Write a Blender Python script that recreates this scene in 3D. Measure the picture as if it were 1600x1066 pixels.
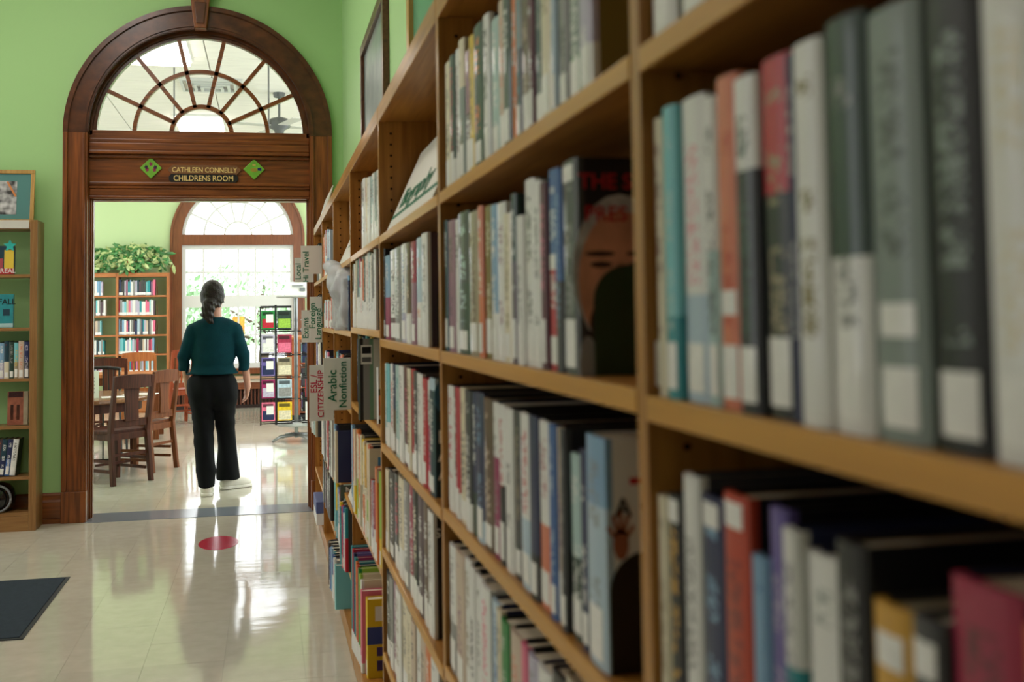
import bpy, math, random
import numpy as np
from mathutils import Vector, Matrix
random.seed(7)
RND = random.Random(11)
for o in list(bpy.data.objects):
    bpy.data.objects.remove(o, do_unlink=True)
SC = bpy.context.scene
COL = SC.collection
PI = math.pi

# ------------------------------------------------------------------ camera, world, lights, exposure
FPX, CXP, CYP, EYE = 1770.0, 800.0, 395.0, 1.34
def _n(v): return v / np.linalg.norm(v)
_Y = _n(np.array([418 - CXP, 496 - CYP, FPX]))
_v = _n(np.array([277 - CXP, -32400 - CYP, FPX]))
_Z = _n(_v - _Y * np.dot(_v, _Y))
_X = np.cross(_Y, _Z)
MC = np.stack([_X, _Y, _Z], 1)
def ray(x, y): return MC.T @ np.array([(x - CXP) / FPX, (y - CYP) / FPX, 1.0])
def onX(x, y, X):
    r = ray(x, y); return r * X / r[0] + np.array([0, 0, EYE])
def onY(x, y, Y):
    r = ray(x, y); return r * Y / r[1] + np.array([0, 0, EYE])
cam_d = bpy.data.cameras.new('camera')
cam = bpy.data.objects.new('camera', cam_d); COL.objects.link(cam)
cr, cu, cb = MC.T @ np.array([1, 0, 0]), -(MC.T @ np.array([0, 1, 0])), -(MC.T @ np.array([0, 0, 1]))
mw = Matrix(((cr[0], cu[0], cb[0], 0), (cr[1], cu[1], cb[1], 0), (cr[2], cu[2], cb[2], EYE), (0, 0, 0, 1)))
cam.matrix_world = mw
cam_d.sensor_width = 36.0
cam_d.lens = FPX / 1600 * 36
cam_d.shift_y = -(533 - CYP) / 1600
cam_d.clip_start = 0.02
cam_d.dof.use_dof = True
cam_d.dof.focus_distance = 8.6
cam_d.dof.aperture_fstop = 5.2
SC.camera = cam
SC.view_settings.view_transform = 'Standard'
SC.view_settings.look = 'None'
SC.view_settings.gamma = 1.0
SC.view_settings.use_curve_mapping = False
SC.view_settings.exposure = 0.26
SKY = 3.4            # overcast sky
LAMP = 6.0           # ceiling panels, main room
LAMP2 = 8.0          # ceiling panels, children's room
world = bpy.data.worlds.new('overcast'); SC.world = world
world.use_nodes = True
_bg = world.node_tree.nodes['Background']
_bg.inputs[0].default_value = (0.93, 0.97, 1.0, 1); _bg.inputs[1].default_value = SKY
def portal(loc, rot, sx, sz):
    l = bpy.data.lights.new('window_daylight', 'AREA'); l.shape = 'RECTANGLE'; l.size = sx; l.size_y = sz
    l.cycles.is_portal = True
    o = bpy.data.objects.new('window_daylight', l); COL.objects.link(o); o.location = loc; o.rotation_euler = rot
# main room (west windows and back windows), children's room (end window, unseen side windows added for brightness)
WEST = [(-4.6, 6.2), (-4.6, 4.0), (-4.6, -1.2)]
WESTW = {6.2: 1.0, 4.0: .7, -1.2: .35}
for x, y in WEST: portal((x - 0.1, y, 2.1), (0, -PI / 2, 0), 2.4, WESTW[y])
CW = [10.6, 13.2, 15.8]
for y in CW:
    portal((-5.3, y, 2.1), (0, -PI / 2, 0), 2.6, 2.2); portal((2.5, y, 2.1), (0, PI / 2, 0), 2.6, 2.2)
portal((-0.405, 17.72, 1.9), (-PI / 2, 0, 0), 1.6, 2.9)

# ------------------------------------------------------------------ materials
def lin(c):
    return tuple(((v / 255) / 12.92 if v / 255 <= 0.04045 else ((v / 255 + 0.055) / 1.055) ** 2.4) for v in c[:3]) + (1,)
MATS = {}
def mat(name, rgb=(200, 200, 200), rough=0.5, spec=0.5, metal=0.0, coat=0.0, coat_rough=0.08, var=0.0, vscale=(8, 8, 8), bump=0.0, bscale=40, alpha=1, trans=0.0, emit=None, estr=0, detail=4, rgb2=None, ior=1.45):
    if name in MATS: return MATS[name]
    m = bpy.data.materials.new(name); m.use_nodes = True
    nt = m.node_tree; b = nt.nodes['Principled BSDF']
    c = lin(rgb)
    b.inputs['Base Color'].default_value = c
    b.inputs['Roughness'].default_value = rough
    b.inputs['Specular IOR Level'].default_value = spec
    b.inputs['Metallic'].default_value = metal
    b.inputs['Coat Weight'].default_value = coat
    b.inputs['Coat Roughness'].default_value = coat_rough
    b.inputs['Transmission Weight'].default_value = trans
    b.inputs['IOR'].default_value = ior
    b.inputs['Alpha'].default_value = alpha
    if emit:
        b.inputs['Emission Color'].default_value = lin(emit); b.inputs['Emission Strength'].default_value = estr
    if var > 0 or bump > 0:
        tc = nt.nodes.new('ShaderNodeTexCoord'); mp = nt.nodes.new('ShaderNodeMapping')
        mp.inputs['Scale'].default_value = vscale
        nt.links.new(tc.outputs['Object'], mp.inputs['Vector'])
        nz = nt.nodes.new('ShaderNodeTexNoise'); nz.inputs['Scale'].default_value = 1.0; nz.inputs['Detail'].default_value = detail
        nt.links.new(mp.outputs[0], nz.inputs['Vector'])
        if var > 0:
            mx = nt.nodes.new('ShaderNodeMix'); mx.data_type = 'RGBA'
            d = lin(rgb2) if rgb2 else tuple(v * (1 - var) for v in c[:3]) + (1,)
            lt = c if rgb2 else tuple(min(1, v * (1 + var)) for v in c[:3]) + (1,)
            mx.inputs[6].default_value = d; mx.inputs[7].default_value = lt
            rp = nt.nodes.new('ShaderNodeMapRange'); rp.inputs[1].default_value = 0.3; rp.inputs[2].default_value = 0.7
            nt.links.new(nz.outputs['Fac'], rp.inputs[0]); nt.links.new(rp.outputs[0], mx.inputs[0])
            nt.links.new(mx.outputs[2], b.inputs['Base Color'])
        if bump > 0:
            n2 = nt.nodes.new('ShaderNodeTexNoise'); n2.inputs['Scale'].default_value = bscale; n2.inputs['Detail'].default_value = 3
            nt.links.new(tc.outputs['Object'], n2.inputs['Vector'])
            bp = nt.nodes.new('ShaderNodeBump'); bp.inputs['Strength'].default_value = bump; bp.inputs['Distance'].default_value = 0.01
            nt.links.new(n2.outputs['Fac'], bp.inputs['Height']); nt.links.new(bp.outputs[0], b.inputs['Normal'])
    MATS[name] = m
    return m
def grain(name, c1, c2, axis, rough=0.4, coat=0.15, s1=60, s2=4, spec=0.4):
    """wood: noise stretched along the grain axis (0 x, 1 y, 2 z)"""
    if name in MATS: return MATS[name]
    sc = [s1, s1, s1]; sc[axis] = s2
    return mat(name, c1, rough, spec, coat=coat, coat_rough=0.2, var=0.2, vscale=tuple(sc), rgb2=c2, detail=6)

GREEN = mat('green_wall_paint', (168, 211, 143), 0.55, 0.35, bump=0.04, bscale=60)
GREEN2 = mat('pale_green_wall_paint', (186, 208, 156), 0.55, 0.35, bump=0.04, bscale=60)
CEIL = mat('ceiling_board', (226, 224, 216), 0.8, 0.2, var=0.05, vscale=(3, 14, 3))
PALEW = mat('pale_bounce_wall', (214, 212, 202), 0.7, 0.3)  # unseen walls toned pale to weaken the green bounce light
OAKX, OAKY, OAKZ = [grain('arch_oak_' + a, (150, 84, 33), (92, 47, 17), i, 0.32, 0.35, 55, 3) for i, a in enumerate('xyz')]
ARCHM = grain('arch_oak_dark', (100, 54, 24), (66, 34, 14), 0, 0.25, 0.5, 14, 10)
SHX, SHY, SHZ = [grain('shelf_oak_' + a, (184, 128, 56), (150, 98, 38), i, 0.42, 0.12, 70, 4) for i, a in enumerate('xyz')]
HOLE = mat('pin_hole_dark', (22, 14, 8), 0.9, 0.1)
CHD = grain('chair_dark_wood', (88, 45, 30), (56, 27, 18), 2, 0.5, 0.0, spec=0.25)
CHM = grain('chair_mid_wood', (124, 70, 38), (90, 47, 25), 2, 0.5, 0.0, spec=0.25)
CHO = grain('chair_red_wood', (160, 76, 42), (126, 54, 28), 2, 0.5, 0.0, spec=0.25)
CHL = grain('chair_light_wood', (190, 118, 66), (158, 90, 46), 2, 0.5, 0.0)
TABW = grain('table_wood', (150, 100, 62), (118, 72, 42), 0, 0.25, 0.4)
WINW = mat('white_window_paint', (214, 215, 212), 0.4, 0.4)
BLACK = mat('black_metal', (20, 20, 22), 0.35, 0.5)
GREYM = mat('grey_metal', (150, 152, 152), 0.35, 0.5, metal=0.7)
PAPER = mat('white_paper', (232, 232, 228), 0.6, 0.3)
CARD = mat('sign_card', (222, 220, 208), 0.5, 0.3)
GREENINK = mat('green_ink', (28, 108, 74), 0.6, 0.3)
REDINK = mat('red_ink', (190, 30, 60), 0.6, 0.3)
BLACKINK = mat('black_ink', (24, 24, 26), 0.6, 0.3)
GOLD = mat('gold_lettering', (240, 210, 136), 0.35, 0.5)
GLASS = mat('window_glass', (255, 255, 255), 0.0, 0.5, trans=1.0, ior=1.02)

# ------------------------------------------------------------------ helpers
def tag(o, label=None, cat=None, group=None, kind=None):
    if label: o['label'] = label
    if cat: o['category'] = cat
    if group: o['group'] = group
    if kind: o['kind'] = kind
    return o
def empty(name, loc=(0, 0, 0), rz=0.0, parent=None):
    o = bpy.data.objects.new(name, None); COL.objects.link(o)
    o.location = loc; o.rotation_euler = (0, 0, rz); o.empty_display_size = 0.05
    if parent: o.parent = parent
    return o
class MB:
    def __init__(s): s.v = []; s.f = []
    def add(s, vs, fs):
        n = len(s.v); s.v += [tuple(map(float, p)) for p in vs]; s.f += [tuple(i + n for i in f) for f in fs]; return s
    def box(s, x0, y0, z0, x1, y1, z1):
        return s.add([(x0, y0, z0), (x1, y0, z0), (x1, y1, z0), (x0, y1, z0), (x0, y0, z1), (x1, y0, z1), (x1, y1, z1), (x0, y1, z1)],
                     [(0, 3, 2, 1), (4, 5, 6, 7), (0, 1, 5, 4), (1, 2, 6, 5), (2, 3, 7, 6), (3, 0, 4, 7)])
    def prism(s, poly, h0, h1, axis=2):
        """2D polygon extruded along axis; poly is (x,y) for axis 2, (x,z) for axis 1, (y,z) for axis 0"""
        def P(p, h): return (p[0], p[1], h) if axis == 2 else ((p[0], h, p[1]) if axis == 1 else (h, p[0], p[1]))
        n = len(poly)
        vs = [P(p, h0) for p in poly] + [P(p, h1) for p in poly]
        fs = [tuple(range(n))[::-1], tuple(range(n, 2 * n))] + [(i, (i + 1) % n, n + (i + 1) % n, n + i) for i in range(n)]
        return s.add(vs, fs)
    def beam(s, a, b, w, d=None, up=(0, 0, 1), w2=None, d2=None):
        """bar of w x d section from a to b"""
        a, b = Vector(a), Vector(b); d = d or w; w2 = w2 or w; d2 = d2 or d
        t = (b - a).normalized(); u = Vector(up)
        if abs(t.dot(u)) > 0.98: u = Vector((0, 1, 0))
        r = t.cross(u).normalized(); q = r.cross(t).normalized()
        vs = []
        for p, ww, dd in ((a, w, d), (b, w2, d2)):
            for i, j in ((-1, -1), (1, -1), (1, 1), (-1, 1)): vs.append(p + r * (i * ww / 2) + q * (j * dd / 2))
        return s.add(vs, [(0, 1, 2, 3), (7, 6, 5, 4), (0, 4, 5, 1), (1, 5, 6, 2), (2, 6, 7, 3), (3, 7, 4, 0)])
    def tube(s, pts, rad, n=8, caps=True):
        pts = [Vector(p) for p in pts]; rs = rad if isinstance(rad, (list, tuple)) else [rad] * len(pts)
        vs, fs = [], []; ref = None
        for i, p in enumerate(pts):
            t = (pts[min(i + 1, len(pts) - 1)] - pts[max(i - 1, 0)]).normalized()
            if ref is None:
                ref = Vector((0, 0, 1)) if abs(t.z) < 0.9 else Vector((1, 0, 0))
            r = (ref - t * ref.dot(t)).normalized(); ref = r; q = t.cross(r)
            for k in range(n):
                a = 2 * PI * k / n; vs.append(p + (r * math.cos(a) + q * math.sin(a)) * rs[i])
        for i in range(len(pts) - 1):
            for k in range(n):
                fs.append((i * n + k, i * n + (k + 1) % n, (i + 1) * n + (k + 1) % n, (i + 1) * n + k))
        if caps:
            fs.append(tuple(range(n))[::-1]); fs.append(tuple(range((len(pts) - 1) * n, len(pts) * n)))
        return s.add(vs, fs)
    def lathe(s, prof, c=(0, 0, 0), n=20):
        vs, fs = [], []
        for r, z in prof:
            for k in range(n):
                a = 2 * PI * k / n; vs.append((c[0] + r * math.cos(a), c[1] + r * math.sin(a), c[2] + z))
        for i in range(len(prof) - 1):
            for k in range(n): fs.append((i * n + k, i * n + (k + 1) % n, (i + 1) * n + (k + 1) % n, (i + 1) * n + k))
        fs.append(tuple(range(n))[::-1]); fs.append(tuple(range((len(prof) - 1) * n, len(prof) * n)))
        return s.add(vs, fs)
    def ring(s, c, r0, r1, y0, y1, a0=0.0, a1=PI, n=48):
        """flat arch band in the XZ plane, between two radii, thick from y0 to y1"""
        vs, fs = [], []
        for i in range(n + 1):
            a = a0 + (a1 - a0) * i / n; ca, sa = math.cos(a), math.sin(a)
            for r, y in ((r0, y0), (r1, y0), (r1, y1), (r0, y1)): vs.append((c[0] + r * ca, y, c[1] + r * sa))
        for i in range(n):
            for k in range(4): fs.append((i * 4 + k, (i + 1) * 4 + k, (i + 1) * 4 + (k + 1) % 4, i * 4 + (k + 1) % 4))
        fs.append((0, 1, 2, 3)); fs.append((n * 4 + 3, n * 4 + 2, n * 4 + 1, n * 4))
        return s.add(vs, fs)
    def build(s, name, m, parent=None, smooth=False, bevel=0, origin=None, local=False):
        off = Vector((0, 0, 0))
        if parent is not None and not local:
            p = parent
            while p is not None: off += Vector(p.location); p = p.parent
        elif origin is not None: off = Vector(origin)
        me = bpy.data.meshes.new(name)
        me.from_pydata([(x - off.x, y - off.y, z - off.z) for x, y, z in s.v], [], s.f); me.validate(); me.update()
        o = bpy.data.objects.new(name, me); COL.objects.link(o)
        me.materials.append(m)
        if parent is not None: o.parent = parent
        elif origin is not None: o.location = origin
        fix_normals(me)
        if smooth:
            for p in me.polygons: p.use_smooth = True
        if bevel:
            md = o.modifiers.new('bevel', 'BEVEL'); md.width = bevel; md.segments = 2; md.limit_method = 'ANGLE'
        return o
import bmesh
def fix_normals(me):
    bm = bmesh.new(); bm.from_mesh(me); bmesh.ops.recalc_face_normals(bm, faces=bm.faces); bm.to_mesh(me); bm.free()
def box(name, m, parent, a, b, bevel=0):
    return MB().box(*a, *b).build(name, m, parent, bevel=bevel)
def thing_box(name, m, a, b, label, cat, group=None, bevel=0, kind=None):
    o = MB().box(*a, *b).build(name, m, None, origin=((a[0] + b[0]) / 2, (a[1] + b[1]) / 2, a[2]), bevel=bevel)
    return tag(o, label, cat, group, kind)
def text(name, s, size, m, parent, loc, rot, align='CENTER', depth=0.0006, sx=1.0, spacing=1.0):
    c = bpy.data.curves.new(name, 'FONT'); c.body = s; c.size = size; c.align_x = align; c.align_y = 'CENTER'; c.extrude = depth
    c.space_character = spacing; c.resolution_u = 3; c.offset = size * .012
    t = bpy.data.objects.new('tmp', c); COL.objects.link(t)
    dg = bpy.context.evaluated_depsgraph_get()
    me = bpy.data.meshes.new_from_object(t.evaluated_get(dg)); bpy.data.objects.remove(t); bpy.data.curves.remove(c)
    me.materials.clear(); me.materials.append(m)
    o = bpy.data.objects.new(name, me); COL.objects.link(o)
    off = Vector((0, 0, 0)); p = parent
    while p is not None: off += Vector(p.location); p = p.parent
    o.parent = parent; o.location = Vector(loc) - off; o.rotation_euler = rot; o.scale = (sx, 1, 1)
    return o
FACE = (PI / 2, 0, 0)             # lettering that faces -Y, reads along +X

# ------------------------------------------------------------------ the setting
YW, YB = 8.07, 8.34               # arch wall, front and rear face
XR = 0.53                         # wall behind the bookcases
AX, AZ = -0.4455, 2.61            # arch centre
XL0 = -4.6                        # west wall of the main room
CH = 4.1
FARY = 17.62
def arch_poly(cx, cz, r, zb, n=40):
    return [(cx - r, zb)] + [(cx + r * math.cos(PI - PI * i / n), cz + r * math.sin(PI - PI * i / n)) for i in range(n + 1)] + [(cx + r, zb)]
def wall_with_arch(name, m, y0, y1, xa, xb, zt, cx, cz, r, zb, kindlabel, n=40, hw=None):
    """wall in an XZ plane with a round-headed opening; zb is the opening's foot"""
    mb = MB()
    hw = hw or r
    pts = [(cx + r * math.cos(PI - PI * i / n), cz + r * math.sin(PI - PI * i / n)) for i in range(n + 1)]
    top = [(xa + (xb - xa) * i / n, zt) for i in range(n + 1)]
    vs = []
    for (px, pz), (tx, tz) in zip(pts, top):
        vs += [(px, y0, pz), (tx, y0, tz), (px, y1, pz), (tx, y1, tz)]
    fs = []
    for i in range(n):
        a, b = 4 * i, 4 * i + 4
        fs += [(a, a + 1, b + 1, b), (a + 2, b + 2, b + 3, a + 3), (a, b, b + 2, a + 2)]
    mb.add(vs, fs)
    mb.box(xa, y0, 0, cx - r, y1, cz); mb.box(cx + r, y0, 0, xb, y1, cz)
    mb.add([(xa, y0, cz), (cx - r, y0, cz), (xa, y0, zt), (xa, y1, cz), (cx - r, y1, cz), (xa, y1, zt)], [(0, 1, 2), (5, 4, 3)])
    mb.add([(xb, y0, cz), (cx + r, y0, cz), (xb, y0, zt), (xb, y1, cz), (cx + r, y1, cz), (xb, y1, zt)], [(0, 2, 1), (5, 3, 4)])
    if zb > 0: mb.box(cx - r, y0, 0, cx + r, y1, zb)
    me = bpy.data.meshes.new(name); me.from_pydata(mb.v, [], mb.f); me.update(); fix_normals(me)
    o = bpy.data.objects.new(name, me); COL.objects.link(o); me.materials.append(m)
    return tag(o, kindlabel, None, None, 'structure')
wall_with_arch('wall_front', GREEN, YW, YB - 0.01, XL0 - 0.2, XR + 0.3, CH + 0.2, AX, AZ, 0.80, 0, 'bright green painted wall around the wooden arch')
wall_with_arch('wall_rear', GREEN2, FARY, FARY + 0.25, -5.4, 2.6, 4.0, -0.43, 2.55, 0.865, 0.5, 'pale green end wall around the big arched window')
def wall_with_windows(name, m, x0, x1, ys, ya, yb, zt, w, z0, z1, label, widths=None):
    mb = MB(); cuts = sorted(ys); y = ya
    for c in cuts:
        w = widths[c] if widths else w
        mb.box(x0, y, 0, x1, c - w / 2, zt); mb.box(x0, c - w / 2, 0, x1, c + w / 2, z0); mb.box(x0, c - w / 2, z1, x1, c + w / 2, zt); y = c + w / 2
    mb.box(x0, y, 0, x1, yb, zt)
    return tag(mb.build(name, m), label, None, None, 'structure')
wall_with_windows('wall_left', PALEW, XL0 - 0.2, XL0, [p[1] for p in WEST], -3.2, YW, CH + 0.2, 1.4, 0.9, 3.3, 'pale west wall of the main room with tall windows', WESTW)
tag(MB().box(XR, -3.2, 0, XR + 0.2, YW, CH + 0.2).build('wall_right', GREEN), 'green wall behind the long run of bookcases', None, None, 'structure')
mb = MB().box(XL0, -3.2, 0, XR, -3, CH + .2)
tag(mb.build('wall_back', PALEW), 'pale wall at the back of the main room', None, None, 'structure')
tag(MB().box(XL0 - .2, -3.2, CH, XR + .2, YW, CH + .2).build('ceiling', CEIL), 'white ceiling of the main room', None, None, 'structure')
wall_with_windows('wall_far_left', GREEN2, -5.4, -5.2, CW, YB - 0.01, FARY, 4.0, 2.2, 0.8, 3.4, 'pale green west wall of the childrens room')
wall_with_windows('wall_far_right', GREEN2, 2.4, 2.6, CW, YB - 0.01, FARY, 4.0, 2.2, 0.8, 3.4, 'pale green east wall of the childrens room')
fl = tag(MB().box(XL0 - .2, -3.2, -0.1, 2.6, FARY + .2, -0.004).build('floor', mat('floor_screed', (150, 146, 136), 0.5)), 'polished pale vinyl tile floor', None, None, 'structure')
for x, y, w in ((XL0, 0, 0),): pass

# ceiling of the childrens room: board panels with joints (a strip of panels each)
cr2 = tag(MB().box(-5.4, YB - .01, 3.93, 2.6, FARY + .2, 4.1).build('ceiling_rear', CEIL), 'white panelled ceiling of the childrens room', None, None, 'structure')
pm = MB().box(-0.605, -0.605, 0, 0.605, 0.605, 0.028)
pan = pm.build('ceiling_panel', CEIL, cr2, bevel=0.006); pan.location = (-2.4, 9.6, 3.90)
for i in range(4):
    for j in range(7):
        if i == 0 and j == 0: continue
        c = pan.copy(); COL.objects.link(c); c.parent = cr2; c.location = (-2.4 + i * 1.22, 9.6 + j * 1.22, 3.90)

# floor tiles: 0.305 m squares, laid with hair joints and slight unevenness
FT = bpy.data.materials.new('vinyl_tile'); FT.use_nodes = True
nt = FT.node_tree; b = nt.nodes['Principled BSDF']
b.inputs['Roughness'].default_value = 0.075; b.inputs['Specular IOR Level'].default_value = 0.55
tc = nt.nodes.new('ShaderNodeTexCoord'); oi = nt.nodes.new('ShaderNodeObjectInfo'); geo = nt.nodes.new('ShaderNodeNewGeometry')
nz = nt.nodes.new('ShaderNodeTexNoise'); nz.inputs['Scale'].default_value = 14; nz.inputs['Detail'].default_value = 6
nt.links.new(geo.outputs['Position'], nz.inputs['Vector'])
mx = nt.nodes.new('ShaderNodeMix'); mx.data_type = 'RGBA'; mx.inputs[6].default_value = lin((192, 186, 168)); mx.inputs[7].default_value = lin((214, 209, 194))
nt.links.new(nz.outputs['Fac'], mx.inputs[0])
hs = nt.nodes.new('ShaderNodeHueSaturation'); mr = nt.nodes.new('ShaderNodeMapRange'); mr.inputs[3].default_value = 0.96; mr.inputs[4].default_value = 1.03
nt.links.new(oi.outputs['Random'], mr.inputs[0]); nt.links.new(mr.outputs[0], hs.inputs['Value']); nt.links.new(mx.outputs[2], hs.inputs['Color'])
nt.links.new(hs.outputs[0], b.inputs['Base Color'])
n2 = nt.nodes.new('ShaderNodeTexNoise'); n2.inputs['Scale'].default_value = 1; n2.inputs['Detail'].default_value = 3
fmp = nt.nodes.new('ShaderNodeMapping'); fmp.inputs['Scale'].default_value = (3.0, 8.0, 1.0)
nt.links.new(geo.outputs['Position'], fmp.inputs['Vector']); nt.links.new(fmp.outputs[0], n2.inputs['Vector'])
bp = nt.nodes.new('ShaderNodeBump'); bp.inputs['Strength'].default_value = 0.12; bp.inputs['Distance'].default_value = 0.006
nt.links.new(n2.outputs['Fac'], bp.inputs['Height']); nt.links.new(bp.outputs[0], b.inputs['Normal'])
TS = 0.3048
tm = MB().box(-TS / 2 + .0004, -TS / 2 + .0004, -.004, TS / 2 - .0004, TS / 2 - .0004, 0)
tile = tm.build('floor_tile', FT, fl); first = True
rest = MB(); tr = random.Random(3)
XS0 = -0.171
ny = int((17.6 - (-3.0)) / TS)
for j in range(ny):
    for i in range(-14, 9):
        x = XS0 + (i + .5) * TS; y = -3.0 + (j + .5) * TS + .035
        if x > 2.3 or (y < YW and x > 0.5) : continue
        inview = -2.05 < x < 0.33 and 4.1 < y < 13.6 and x > -0.24 * y + 0.0
        if inview:
            if first: t = tile; first = False
            else:
                t = tile.copy(); COL.objects.link(t); t.parent = fl
            t.location = (x, y, 0); t.rotation_euler = (tr.uniform(-.0012, .0012), tr.uniform(-.0012, .0012), 0)
        else:
            rest.box(x - TS / 2 + .0007, y - TS / 2 + .0007, -.004, x + TS / 2 - .0007, y + TS / 2 - .0007, 0)
tag(rest.build('floor_tile_field', FT, fl), kind='stuff')
tag(MB().box(-1.19, 8.0, -.002, 0.31, 8.36, 0.0025).build('trim_1', mat('threshold_vinyl', (128, 136, 146), 0.15, 0.5)), 'blue grey threshold strip across the arched doorway', None, None, 'structure')
bs = MB(); bs.prism([(YW - .022, 0), (YW - .022, .14), (YW - .014, .155), (YW - .014, .185), (YW, .2), (YW, 0)], XL0, AX - .9, 0); bs.box(XL0, YW - .03, 0, AX - .9, YW - .02, .03)
tag(bs.build('baseboard_front', OAKX), 'dark oak baseboard below the green wall', None, None, 'structure')

# ------------------------------------------------------------------ arched doorway
door = empty('door_1', (AX, YW, 0)); tag(door, 'wide oak doorway with carved arch and fan window', None, None, 'structure')
RO, RI = 0.893, 0.742
# arch casing: stepped profile
for k, (r0, r1, y0) in enumerate(((RI, RO, YW - .02), (RO - .028, RO + .004, YW - .04), (RI + .012, RI + .028, YW - .032), (RI - .004, RI + .012, YW - .014))):
    MB().ring((AX, AZ), r0, r1, y0, YW + .02, n=64).build('arch_casing' if k == 0 else 'arch_moulding', ARCHM, door, smooth=False)
for s in (-1, 1):
    xo, xi = AX + s * RO, AX + s * RI
    a, b2 = min(xo, xi), max(xo, xi)
    box('casing_board', OAKZ, door, (a, YW - .02, .205), (b2, YW + .02, AZ))
    box('casing_moulding', OAKZ, door, (min(xo + s * .004, xo - s * .028), YW - .04, .205), (max(xo + s * .004, xo - s * .028), YW, AZ), bevel=.004)
    box('casing_moulding', OAKZ, door, (min(xi + s * .012, xi + s * .028), YW - .032, .205), (max(xi + s * .012, xi + s * .028), YW, AZ), bevel=.003)
    box('plinth_block', OAKZ, door, (a - .004, YW - .05, 0), (b2 + .004, YW + .02, .205), bevel=.004)
    box('jamb', OAKZ, door, (min(xi, AX + s * (RI + .06)), YW + .02, 0), (max(xi, AX + s * (RI + .06)), YB + .02, AZ))
    for k, (d0, y0, y1) in enumerate(((.006, YW + .03, YW + .05), (.014, YW + .085, YW + .20), (.022, YW + .12, YW + .17))):
        box('jamb_stop', OAKZ, door, (min(xi, xi - s * d0), y0, 0), (max(xi, xi - s * d0), y1, 2.17))
    box('casing_rear', OAKZ, door, (a, YB - .012, 0), (b2, YB + .02, AZ))
MB().ring((AX, AZ), RI, RO, YB - .012, YB + .02, n=48).build('arch_casing_rear', ARCHM, door)
MB().ring((AX, AZ), RI - .001, RI + .06, YW + .02, YB - .012, n=64).build('arch_soffit', ARCHM, door)
# keystone
ks = MB(); ks.prism([(AX - .042, AZ + RI - .01), (AX + .042, AZ + RI - .01), (AX + .066, AZ + RO + .06), (AX - .066, AZ + RO + .06)], YW - .075, YW + .02, 1)
kso = ks.build('keystone', OAKZ, door, bevel=.006)
MB().prism([(AX - .026, AZ + RI + .02), (AX + .026, AZ + RI + .02), (AX + .04, AZ + RO + .02), (AX - .04, AZ + RO + .02)], YW - .083, YW - .07, 1).build('keystone_panel', ARCHM, kso, bevel=.004)
box('keystone_cap', OAKX, kso, (AX - .085, YW - .1, AZ + RO + .06), (AX + .085, YW + .02, AZ + RO + .11), bevel=.012)
# transom: sill, mouldings, panel, head
YF = YW + .09                      # plane of the fan frame
xa, xb = AX - RI, AX + RI
box('fan_sill', OAKX, door, (xa, YF - .03, 2.585), (xb, YB - .03, 2.642), bevel=.004)
for z0, z1, d in ((2.555, 2.585, .045), (2.50, 2.555, .055), (2.475, 2.50, .07), (2.45, 2.475, .04)):
    box('transom_moulding', OAKX, door, (xa, YF - d, z0), (xb, YF + .05, z1), bevel=.007)
box('transom_panel', OAKX, door, (xa, YF - .012, 2.285), (xb, YF + .05, 2.45))
for z0, z1, d in ((2.262, 2.285, .04), (2.24, 2.262, .03), (2.19, 2.24, .022), (2.172, 2.19, .035)):
    box('transom_moulding', OAKX, door, (xa, YF - d, z0), (xb, YF + .06, z1), bevel=.006)
box('door_head', OAKX, door, (xa, YF + .05, 2.165), (xb, YB - .02, 2.30))
# fan frame and muntins
MB().ring((AX, AZ), .698, RI + .002, YF - .005, YF + .05, n=64).build('fan_frame', ARCHM, door)
MB().ring((AX, AZ), .722, RI + .002, YF - .03, YF - .004, n=64).build('fan_frame_bead', ARCHM, door)
FZ = 2.60
def rr(c, r0, r1): return MB().ring(c, r0, r1, YF + .0, YF + .04, n=36)
rr((AX, FZ + .02), .452 - .0135, .452 + .0135).build('fan_muntin_ring', OAKX, door)
rr((AX, FZ + .02), .205 - .015, .205 + .015).build('fan_muntin_ring', OAKX, door)
for k in range(1, 7):
    a = PI * k / 7
    MB().beam((AX + .2 * math.cos(a), YF + .02, FZ + .02 + .2 * math.sin(a)), (AX + .705 * math.cos(a), YF + .02, FZ + .02 + .705 * math.sin(a)),   .04, .027, up=(0, 0, 1) if abs(math.cos(a)) > .3 else (1, 0, 0)).build('fan_muntin', OAKX, door)
def pane(c, r0, r1, a0, a1, y, n, m, parent, name='glass_pane'):
    return MB().ring(c, r0, r1, y, y + .004, a0, a1, n).build(name, m, parent)
for k in range(7):
    pane((AX, FZ + .02), .21, .445, PI * k / 7 + .02, PI * (k + 1) / 7 - .02, YF + .02, 6, GLASS, door)
    pane((AX, FZ + .02), .46, .70, PI * k / 7 + .01, PI * (k + 1) / 7 - .01, YF + .02, 6, GLASS, door)
pane((AX, FZ + .02), .001, .2, 0, PI, YF + .02, 16, GLASS, door)

# signs on the transom panel
YP = YF - .012
def plaque(name, m, x0, x1, z0, z1, depth, label, cat, pts=None):
    c = ((x0 + x1) / 2, YP, (z0 + z1) / 2)
    pl = pts or [(x0, z0), (x1, z0), (x1, z1), (x0, z1)]
    o = MB().prism(pl, YP - depth, YP - .0005, 1).build(name, m, None, origin=c, bevel=.0015)
    return tag(o, label, cat)
p0, p1 = onY(262, 264, YP), onY(377, 268, YP)
zc = (p0[2] + p1[2]) / 2
w = (p1[0] - p0[0]) / 2; cx = (p0[0] + p1[0]) / 2
s1 = plaque('name_plaque', mat('plaque_wood', (128, 86, 54), .4, .4, var=.15, vscale=(6, 60, 60)), cx - w, cx + w, zc - .033, zc + .035, .014, 'brown wooden plaque with gilt name above the doorway', 'plaque',
            [(cx - w, zc), (cx - w + .03, zc - .033), (cx + w - .03, zc - .033), (cx + w, zc), (cx + w - .03, zc + .033), (cx - w + .03, zc + .033)])
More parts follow.
